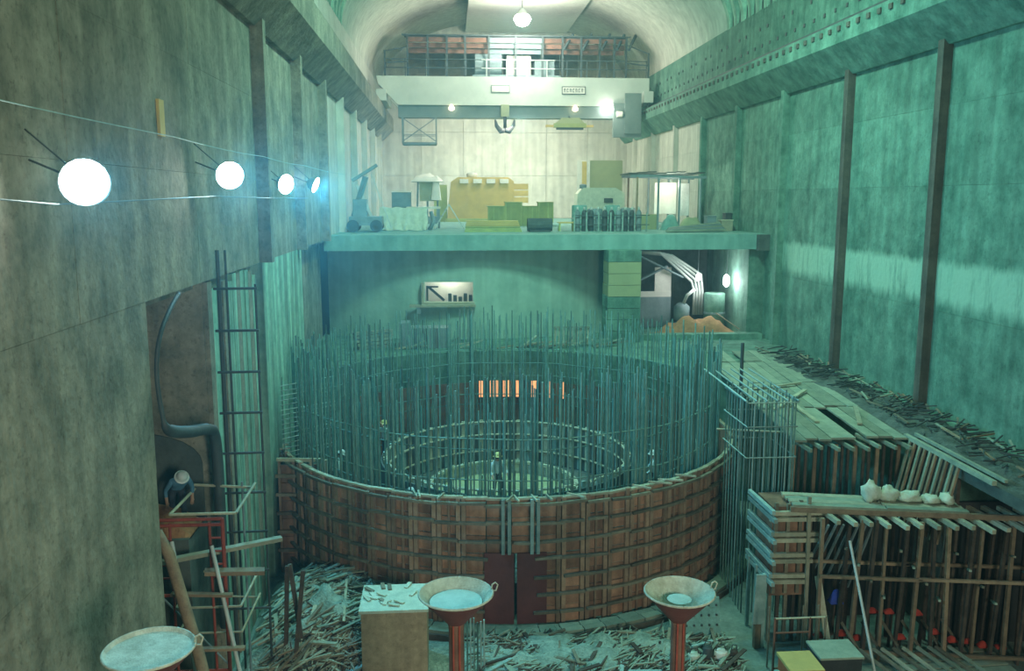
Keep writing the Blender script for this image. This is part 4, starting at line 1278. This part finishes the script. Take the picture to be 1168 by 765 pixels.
D = DECK
ym = thing('yellow_machine', 'big ochre yellow machine housing in the middle of the far deck', 'machine', (2.3, 68, D))
MB().prism_y([(0.0, D + .2), (5.1, D + .2), (5.0, 1.25), (4.6, 1.55), (.8, 1.55), (.3, 1.2)], 66.5, 70).build('housing', M['yellow'], ym)
ubox('side_panel', -1.0, 0.0, 67, 69.5, D, 1.0, M['yellow_green'], ym)
for k in range(3):
    ubox('louvre', 4.55 + .0 * k, 6.1, 66.6, 69, -.35 + .5 * k, .08 + .5 * k, M['yellow'], ym)
ubox('base', -.2, 5.6, 66.4, 70, D, D + .25, M['yellow_green'], ym)
for k in range(4):
    MB().box(.95 + 1.0 * k, 1.6 + 1.0 * k, 66.38, 66.5, 1.1, 1.42).build('highlight_strip', M['white'], ym)  # white strips painted as lamp highlights along the housing top
MB().lathe((1.9, 68, 1.55), [(.4, 0), (.4, .3), (.15, .4)], 14, True).build('cap', M['white'], ym, True)
ts = thing('sheeted_machine', 'tall machine under a torn white sheet at the left of the yellow housing', 'machine', (-1.4, 62, D))
ubox('frame_base', -2.2, -.5, 61.5, 62.6, D, D + .5, M['steel_blue'], ts)
for x in (-2.1, -1.4, -.7):
    place('leg', (x, 62, D + .4), (x + .1, 62, 1.2), .13, .13, M['steel_blue'], ts)
ubox('drum_box', -1.9, -.75, 61.7, 62.5, -.2, 1.2, M['cloth_olive'], ts)
heap(-1.35, 62.0, 1.15, 2.2, 1.3, .45, 3.7, 12, 8, .5).build('white_sheet', M['white'], ts, True)
heap(-.75, 61.6, -.1, .7, .5, 1.5, 5.7, 8, 8, .4).build('sheet_fold', M['white'], ts, True)
tp = thing('tarped_stack', 'pale green tarpaulin draped over a low stack at the left front of the deck', 'tarpaulin', (-2.2, 50, D))
b = MB()
nx, nz = 24, 8
for i in range(nx + 1):
    for j in range(nz + 1):
        x = -3.7 + 2.6 * i / nx
        t_ = j / nz
        fold = .09 * math.sin(i * 1.3) * (1 - t_)
        b.v.append((x + .08 * math.sin(j + i * .7) * (1 - t_), 48.6 + .5 * t_ + fold, D + 1.25 * t_ + .04 * math.sin(i * .9)))
for i in range(nx + 1):
    b.v.append((-3.7 + 2.6 * i / nx, 51.2, D + 1.2))
b.f = [(i * (nz + 1) + j, (i + 1) * (nz + 1) + j, (i + 1) * (nz + 1) + j + 1, i * (nz + 1) + j + 1) for i in range(nx) for j in range(nz)]
o0 = (nx + 1) * (nz + 1)
b.f += [(i * (nz + 1) + nz, (i + 1) * (nz + 1) + nz, o0 + i + 1, o0 + i) for i in range(nx)]
b.build('tarpaulin', M['cloth_pale'], tp, True)
ubox('stack', -3.6, -1.2, 49.15, 51.2, D, D + 1.1, M['olive'], tp)
MB().tube([(-1.0, 49.2, D), (-.75, 49.2, D + .5), (-.9, 49.4, D + 1.0)], .12, 8).build('hose_end', M['steel_blue'], tp, True)
crate('low_cabinet', 'grey cabinet with pale top standing behind the tarpaulin stack', 'cabinet', -3.3, -2.2, 54, 55, D, .35, 'steel_blue', 2, None, 'white')
wt = thing('work_table', 'white topped work table right of the tarpaulin stack', 'table', (-1.5, 53, D))
ubox('table_top', -2.4, -.4, 52.4, 53.6, -.62, -.5, M['white'], wt)
for x in (-2.3, -.5):
    for y in (52.5, 53.5):
        ubox('leg', x - .05, x + .05, y - .05, y + .05, D, -.62, M['steel_blue'], wt)
st = thing('step_trestle', 'pale A shaped step trestle before the yellow housing', 'trestle', (.2, 51, D))
for s in (-1, 1):
    for y in (50.7, 51.2):
        place('leg', (.1, y, -.35), (.1 + s * .85, y, D), .09, .07, M['steel_pale'], st)
for k in range(3):
    place('step', (-.1 - .22 * k, 50.65, -.65 - .35 * k), (-.1 - .22 * k, 51.25, -.65 - .35 * k), .16, .04, M['steel_blue'], st)
yg = [(2.6, 3.6), (3.7, 4.7), (4.8, 5.7), (5.8, 6.7)]
for k, (x0, x1) in enumerate(yg):
    crate('green_crate', ['leftmost', 'second from left', 'third from left', 'rightmost'][k] + ' yellow green crate in the row before the yellow housing', 'crate', x0, x1, 56, 57, D, -.55 + .25 * (k % 2), 'yellow_green', 3, 'yellow green crates on the deck')
for k in range(6):
    lab = ['lowest', 'second', 'third', 'fourth', 'fifth', 'topmost'][k] + ' plank of the yellowish stack at the deck edge'
    tag(ubox('stack_plank', .9 + .02 * k, 3.9 - .04 * k, 46.2, 46.8 - .02 * k, D + .10 * k, D + .09 + .10 * k, M['yellow'] if k > 2 else M['yellow_green']), lab, 'plank', 'yellowish plank stack on the deck')
gm = thing('green_motor', 'dark green motor lying at the deck edge right of the plank stack', 'motor', (4.8, 46.3, D))
MB().tube([(4.2, 46.3, D + .38), (5.5, 46.3, D + .38)], .34, 14).build('body', M['conc_dark'], gm)
ubox('foot', 4.3, 5.4, 46.0, 46.6, D, D + .1, M['steel_dark'], gm)
MB().tube([(5.5, 46.3, D + .38), (5.85, 46.3, D + .38)], .1, 10).build('shaft', M['steel_pale'], gm)
lb = thing('low_bench', 'low yellow bench between the green motor and the gas bottles', 'bench', (6.3, 47, D))
ubox('seat', 5.9, 6.8, 46.8, 47.4, D + .42, D + .5, M['yellow'], lb)
for x in (5.95, 6.7):
    ubox('leg', x, x + .08, 46.85, 47.35, D, D + .42, M['yellow_green'], lb)
N10 = ['leftmost', 'second from left', 'third from left', 'fourth from left', 'fifth from left', 'fifth from right', 'fourth from right', 'third from right', 'second from right', 'rightmost']
for k in range(10):
    x = 6.95 + .37 * k
    t = thing('gas_bottle', f'{N10[k]} dark gas bottle in the row at the deck edge', 'gas bottle', (x, 47.0, D), 'gas bottles at the deck edge')
    MB().lathe((x, 47.0, D), [(.14, 0), (.15, .05), (.15, .95), (.11, 1.08), (.05, 1.13)], 12, True).build('body', M['steel_dark'] if k % 3 else M['steel_blue'], t, True)
    MB().lathe((x, 47.0, D + 1.13), [(.05, 0), (.06, .03), (.06, .14), (.02, .16)], 8, True).build('valve', M['steel_pale'], t, True)
gf = thing('bottle_rack', 'low steel rail rack holding the row of gas bottles', 'rack', (8.8, 46.7, D))
for k in range(7):
    place('post', (6.75 + .65 * k, 46.72, D), (6.75 + .65 * k, 46.72, D + 1.0), .07, .07, M['rebar_pale'], gf)
for z in (.35, .85):
    place('rail', (6.7, 46.72, D + z), (10.8, 46.72, D + z), .05, .05, M['steel_dark'], gf)
cb = thing('control_cabinet', 'tall olive control cabinet with an open white door on the far deck', 'cabinet', (11.6, 68, D))
ubox('body', 10.9, 13.4, 67.4, 69, D, 2.85, M['olive'], cb)
ubox('door', 9.9, 10.85, 67.2, 67.35, D + .2, 2.85, M['white'], cb)
ubox('door_strip', 10.25, 10.6, 67.14, 67.2, .5, 2.75, M['yellow'], cb)
eq = thing('cream_machine', 'cream machine block standing before the olive cabinet', 'machine', (10.2, 60, D))
MB().prism_y([(8.7, D), (12.0, D), (12.0, .35), (11.4, .7), (9.2, .7), (8.8, .3)], 59.5, 61).build('body', M['cloth_pale'], eq)
ubox('hatch', 10.6, 11.2, 59.4, 59.5, -.3, 0, M['steel_dark'], eq)
MB().lathe((9.2, 59.8, .65), [(.25, 0), (.25, .25), (.1, .3)], 12, True).build('filler_cap', M['steel_blue'], eq)
for k, (x, h) in enumerate(((7.5, .95), (8.4, .75), (9.4, .95), (10.3, .8))):
    t = thing('blue_drum', ['leftmost', 'second from left', 'second from right', 'rightmost'][k] + ' pale blue drum behind the gas bottles', 'drum', (x, 50, D), 'pale blue drums on the deck')
    MB().lathe((x, 50, D), [(.42, 0), (.44, .05), (.44, h + .35), (.40, h + .42)], 16, True).build('body', M['steel_blue'] if k % 2 else M['cloth_teal'], t, True)
    MB().lathe((x, 50, D), [(.46, .6), (.46, .66)], 16, True).build('hoop', M['steel_pale'], t)
sb = thing('canopy_stall', 'open steel canopy stall with lit white curtain at the right of the deck', 'shelter', (12.6, 50, D))
for x in (10.6, 11.8, 13.0, 14.2):
    for y in (49, 51.5):
        place('post', (x, y, D), (x, y, 1.2), .1, .1, M['timber_brown'] if x < 11 else M['steel_blue'], sb)
for y in (49, 51.5):
    place('beam', (10.2, y, 1.25), (14.5, y, 1.15), .12, .14, M['steel_blue'], sb)
for k in range(8):
    place('roof_board', (10.3 + .55 * k, 48.8, 1.38 + .04 * (k % 3)), (10.4 + .55 * k, 51.8, 1.36), .48, .05, M['conc_dark'], sb)
ubox('curtain', 12.05, 13.35, 51.0, 51.1, -.9, .9, M['white'], sb)
ubox('side_curtain', 13.4, 14.0, 50.6, 50.7, -1.0, .85, M['steel_pale'], sb)
ubox('stall_counter', 10.7, 11.9, 49.4, 50.2, D, -.9, M['olive'], sb)
light('stall_lamp', 'POINT', (12.7, 49.6, .75), 130, WARM, .15)
tag(heap(12.4, 48.6, D, 1.0, .8, .85, 6.3, 10, 8, .5).build('cement_sacks', M['cloth_teal'], None, True), 'teal covered pile of sacks before the canopy stall', 'sacks')
tag(heap(13.3, 47.6, D, 1.3, .8, .8, 9.3, 10, 8, .3).build('olive_bundle', M['cloth_olive'], None, True), 'olive canvas bundle at the right end of the deck', 'bundle')
for k, (x, w, h, m) in enumerate(((14.35, .5, .75, 'steel_blue'), (15.0, .6, .55, 'timber'), (15.28, .3, .9, 'steel_dark'))):
    lab = ['blue grey bin right of the olive canvas bundle', 'pale wooden box between two bins near the right wall', 'dark narrow bin against the right wall on the deck'][k]
    t = thing('deck_bin', lab, 'bin', (x, 46.6, D), 'bins at the right end of the deck')
    y0 = 47.2 if k != 1 else 46.5
    ubox('body', x - w / 2, x + w / 2, y0, y0 + .6, D, D + h, M[m], t)
    ubox('rim', x - w / 2 - .03, x + w / 2 + .03, y0 - .03, y0 + .63, D + h, D + h + .06, M[m], t)
for k in range(5):
    tag(place('deck_timber', (11.2 + .1 * k, 44.6 + .25 * k, D + .08 + .03 * k), (14.6, 45.6 + .25 * k, D + .12 + .08 * k), .16, .1, M['steel_blue'] if k % 2 else M['plank']), ['timber nearest the deck edge in the flat row by the right wall', 'second timber from the deck edge by the right wall', 'middle timber of the flat row at the right deck edge', 'fourth timber from the deck edge by the right wall', 'timber farthest from the deck edge in the flat row by the right wall'][k], 'timber', 'timbers at the right deck edge')
dl = thing('drill_rig', 'hazy blue drilling rig with slanting booms at the left end of the deck', 'rig', (-4.4, 47, D))
ubox('chassis', -5.1, -3.4, 46.4, 47.6, D + .35, D + .8, M['steel_blue'], dl)
for x in (-4.9, -3.7):
    MB().tube([(x, 46.3, D + .32), (x, 46.6, D + .32)], .32, 14).build('wheel', M['steel_dark'], dl)
    MB().tube([(x, 47.4, D + .32), (x, 47.7, D + .32)], .32, 14).build('wheel', M['steel_dark'], dl)
place('boom', (-4.9, 47, D + .8), (-4.2, 46.6, 1.1), .22, .22, M['steel_blue'], dl)
place('boom', (-4.0, 47, D + .8), (-4.7, 46.8, .7), .16, .16, M['steel_pale'], dl)
place('feed_beam', (-4.9, 46.7, .9), (-3.6, 46.7, 1.7), .3, .16, M['steel_blue'], dl)
place('stay', (-3.9, 46.7, 1.2), (-2.9, 46.9, D + .1), .05, .05, M['steel_pale'], dl)
ubox('cabin', -4.9, -4.2, 46.6, 47.4, D + .8, D + 1.7, M['steel_blue'], dl)

# ------------------------------------------------------------------ lamps on the left wall, cables
lamps = [(12.2, .21, .31, 'nearest and biggest of the white floodlights along the left wall', 800), (20.15, .50, .30, 'second floodlight along the left wall from the viewer', 1900), (27.0, .41, .29, 'third floodlight along the left wall, tilted sideways', 2600), (33.0, .48, .28, 'farthest small floodlight along the left wall', 2300)]
for k, (y, z, r, lab, e) in enumerate(lamps):
    x = -4.8
    t = thing('wall_floodlight', lab, 'floodlight', (x, y, z), 'floodlights along the left wall')
    aim = Vector((.45, -.85, -.2)) if k < 2 else Vector((.95, -.75, -.2)) if k == 2 else Vector((1.0, -.2, -.4))
    q = aim.to_track_quat('Z', 'Y').to_matrix().to_4x4()
    def lk(name, prof, m, n=20):
        me = MB().lathe((0, 0, 0), prof, n).mesh(name, True)
        me.transform(Matrix.Translation((x, y, z)) @ q)
        return link(name, me, m, t)
    lk('reflector', [(.08, -.32), (.2, -.22), (r * 1.02, .02), (r * 1.06, .02)], M['steel_blue'])
    lk('lamp_glass', [(0, .05), (r * .6, .03), (r, 0)], M['lamp_face'])
    rod('arm', (x - .05, y + .1, z), (XL, y + .25, z + .3), .016, M['steel_dark'], t)
    rod('stay', (x - .05, y + .1, z + .05), (XL, y + .2, z + .7), .012, M['steel_dark'], t)
    v = aim.normalized()
    light('floodlight_beam', 'SPOT', (x + v.x * .15, y + v.y * .15, z + v.z * .15), e, BLUE, .25, aim=(x + 5, y - 2.5, z - 2.2), spot=150)
b = MB()
ends = [(-5.2, 6.0, 1.18), (-5.2, 17.6, 1.16), (-5.2, 25.8, 1.17), (-5.2, 33, 1.18), (-5.2, 46.5, 1.2)]
for i in range(len(ends) - 1):
    a_, c_ = Vector(ends[i]), Vector(ends[i + 1])
    b.tube([a_.lerp(c_, t / 8) - Vector((0, 0, .04 * math.sin(PI * t / 8))) for t in range(9)], .010, 5)
tag(b.build('lamp_cable', M['rebar_pale']), 'thin pale cable strung along the left wall above the floodlights', 'cable')
b = MB()
b.tube([(-5.1, 8, .1), (-5.1, 12, -.08), (-5.1, 20, .04), (-5.1, 27, .0), (-5.1, 33, .0)], .012, 5)
tag(b.build('lower_cable', M['steel_blue']), 'second thin cable strung behind the floodlights at lamp height', 'cable')
tg = tag(ubox('wall_tag', XL, XL + .06, 17.9, 18.2, 1.2, 1.9, M['yellow']), 'small yellowish board fixed on the left wall by the cable', 'board')

# ------------------------------------------------------------------ workers
def worker(x, y, z, face, shirt, hat, label, pose):
    t = thing('person', label, 'person', (x, y, z), 'workers in the pit')
    bend = pose.get('bend', 0.0)
    def T(px, py, pz):
        # bend the torso forward (local +y) above the hips at .88
        if pz > .88:
            h = pz - .88
            py2 = py * math.cos(bend) + h * math.sin(bend)
            pz = .88 + h * math.cos(bend) - py * math.sin(bend)
            py = py2
        return (px, py, pz)
    st = pose.get('step', .05)
    la, ra = pose.get('larm', (-.30, .10, 1.10)), pose.get('rarm', (.30, .10, 1.10))
    lh, rh = pose.get('lhand', (-.28, .30, .95)), pose.get('rhand', (.28, .30, .95))
    J = {'pel': (0, 0, .92), 'waist': T(0, 0, 1.08), 'chest': T(0, .01, 1.30), 'neck': T(0, .0, 1.46), 'hd': T(0, .02, 1.56), 'top': T(0, .02, 1.68),
         'ls': T(-.19, 0, 1.38), 'le': T(*la), 'lw': T(*lh), 'rs': T(.19, 0, 1.38), 're': T(*ra), 'rw': T(*rh),
         'lhp': (-.10, 0, .86), 'lk': (-.11, st * .8 + .03, .48), 'la': (-.11, st, .08), 'lt': (-.12, st + .17, .045),
         'rhp': (.10, 0, .86), 'rk': (.11, -st * .5 + .03, .48), 'ra': (.11, -st, .08), 'rt': (.12, -st + .17, .045)}
    rad = {'pel': .145, 'waist': .13, 'chest': .155, 'neck': .06, 'hd': .095, 'top': .085, 'ls': .075, 'le': .05, 'lw': .038, 'rs': .075, 're': .05, 'rw': .038,
           'lhp': .10, 'lk': .068, 'la': .05, 'lt': .04, 'rhp': .10, 'rk': .068, 'ra': .05, 'rt': .04}
    E_ = [('pel', 'waist'), ('waist', 'chest'), ('chest', 'neck'), ('neck', 'hd'), ('hd', 'top'), ('chest', 'ls'), ('ls', 'le'), ('le', 'lw'), ('chest', 'rs'), ('rs', 're'), ('re', 'rw'),
          ('pel', 'lhp'), ('lhp', 'lk'), ('lk', 'la'), ('la', 'lt'), ('pel', 'rhp'), ('rhp', 'rk'), ('rk', 'ra'), ('ra', 'rt')]
    # five fingers on each hand
    for s, w in (('l', 'lw'), ('r', 'rw')):
        wv = Vector(J[w]); ev = Vector(J[s + 'e'])
        d = (wv - ev).normalized()
        side = d.cross(Vector((0, 0, 1))).normalized() if abs(d.z) < .95 else Vector((1, 0, 0))
        J[s + 'palm'] = tuple(wv + d * .07); rad[s + 'palm'] = .036
        E_.append((w, s + 'palm'))
        for i, (off, ln) in enumerate(((-.035, .075), (-.012, .09), (.012, .085), (.034, .065))):
            b0 = Vector(J[s + 'palm']) + side * off
            J[f'{s}f{i}'] = tuple(b0 + d * ln * .6); J[f'{s}g{i}'] = tuple(b0 + d * ln + Vector((0, 0, -.02)))
            rad[f'{s}f{i}'] = .0095; rad[f'{s}g{i}'] = .0085
            E_ += [(s + 'palm', f'{s}f{i}'), (f'{s}f{i}', f'{s}g{i}')]
        J[s + 'th'] = tuple(wv + d * .05 + side * -.055); rad[s + 'th'] = .010
        E_.append((s + 'palm', s + 'th'))
    names = list(J)
    rz = Matrix.Translation((x, y, z)) @ Matrix.Rotation(face, 4, 'Z')
    me = bpy.data.meshes.new('body')
    me.from_pydata([tuple(rz @ Vector(J[n])) for n in names], [(names.index(a), names.index(c)) for a, c in E_], [])
    o = link('body', me, M['skin'], t)
    me.materials.append(M[shirt]); me.materials.append(M['trousers'])
    sk = o.modifiers.new('skin', 'SKIN'); sk.use_smooth_shade = True
    for i, n in enumerate(names):
        me.skin_vertices[0].data[i].radius = (rad[n], rad[n] * (.8 if n in ('chest', 'waist', 'pel') else 1))
        me.skin_vertices[0].data[i].use_root = n == 'pel'
    ss = o.modifiers.new('smooth', 'SUBSURF'); ss.levels = 1; ss.render_levels = 1
    # bake so that trousers, shirt and skin can be told apart by body region on the one continuous surface
    dg = bpy.context.evaluated_depsgraph_get()
    nm = bpy.data.meshes.new_from_object(o.evaluated_get(dg))
    o.modifiers.clear()
    o.data = nm
    nm.materials.clear()
    for k in ('skin', shirt, 'trousers'): nm.materials.append(M[k])
    inv = rz.inverted()
    hd, nk = Vector(J['hd']), Vector(J['neck'])
    for p in nm.polygons:
        c = inv @ p.center
        best = min(names, key=lambda n: (Vector(J[n]) - c).length - rad[n])
        if best in ('hd', 'top', 'neck') or best[1:] in ('w', 'palm', 'th') or best[1] in 'fg' and len(best) == 3: p.material_index = 0
        elif best in ('pel', 'lhp', 'rhp', 'lk', 'rk', 'la', 'ra', 'lt', 'rt'): p.material_index = 2
        else: p.material_index = 1
        p.use_smooth = True
    # face, ears, hair under a hard hat
    hm_ = Matrix.Translation(hd) @ Matrix.Rotation(-bend, 4, 'X')
    def head_part(name, b, m):
        mm_ = b.mesh(name, True); mm_.transform(rz @ hm_); return link(name, mm_, m, t)
    b = MB(); b.tube([(0, .085, .03), (0, .125, -.005), (0, .09, -.01)], [.010, .018, .012], 6); head_part('nose', b, M['skin'])
    b = MB()
    for s in (-1, 1): b.lathe((s * .036, .088, .032), [(.001, -.012), (.012, 0), (.001, .012)], 8)
    head_part('eyes', b, M['black'])
    b = MB(); b.bar((-.028, .088, -.045), (.028, .088, -.045), .014, .010); head_part('mouth', b, M['maroon'])
    b = MB()
    for s in (-1, 1): b.tube([(s * .095, 0, -.02), (s * .108, -.01, .02), (s * .097, -.01, .045)], [.012, .018, .01], 6)
    head_part('ears', b, M['skin'])
    b = MB(); b.lathe((0, -.015, .045), [(.104, -.05), (.106, .0), (.09, .06)], 14); head_part('hair', b, M['black'])
    b = MB(); b.lathe((0, .0, .07), [(.165, -.012), (.125, 0), (.122, .05), (.095, .105), (.04, .13), (0, .132)], 18); head_part('hard_hat', b, M[hat])
    return t


worker(1.65, 29.5, -11.0 + .51, R(200), 'shirt_pale', 'hat_yellow', 'worker in a pale teal shirt and dark trousers standing at the centre of the pit', {'step': .10})
worker(-1.1, 27.6, -11.05, R(30), 'shirt_blue', 'hat_pale', 'worker in blue bending over left of the inner form ring', {'bend': .55, 'step': .12, 'lhand': (-.2, .35, .95), 'rhand': (.2, .35, .95)})
worker(-4.05, 29.1, -10.1, R(-70), 'shirt_pale', 'hat_pale', 'stooping worker in a pale blue shirt at the left edge of the rebar circle', {'bend': .5, 'step': .1})
ubox('stance_board', -4.9, -3.4, 28.7, 29.6, -11.05, -10.1, M['timber_dark'], fl)
worker(-2.5, 33.2, -10.2, R(120), 'shirt_pale', 'hat_yellow', 'worker with raised arms behind the inner form ring at the left', {'larm': (-.36, .15, 1.45), 'lhand': (-.3, .3, 1.7), 'rarm': (.34, .2, 1.3), 'rhand': (.25, .4, 1.5)})
ubox('stance_board', -3.1, -1.95, 32.7, 33.7, -11.05, -10.2, M['timber_dark'], fl)
worker(6.9, 28.4, -10.2, R(80), 'shirt_pale', 'hat_pale', 'worker in a pale shirt between the form rings at the right', {'step': .12})
ubox('stance_board', 6.4, 7.4, 28.0, 28.9, -11.05, -10.2, M['timber_dark'], fl)
worker(-6.35, 20.1, -7.55, R(210), 'shirt_blue', 'hat_pale', 'worker with a pale hard hat crouching forward in the dark left adit mouth', {'bend': .9, 'step': .15})
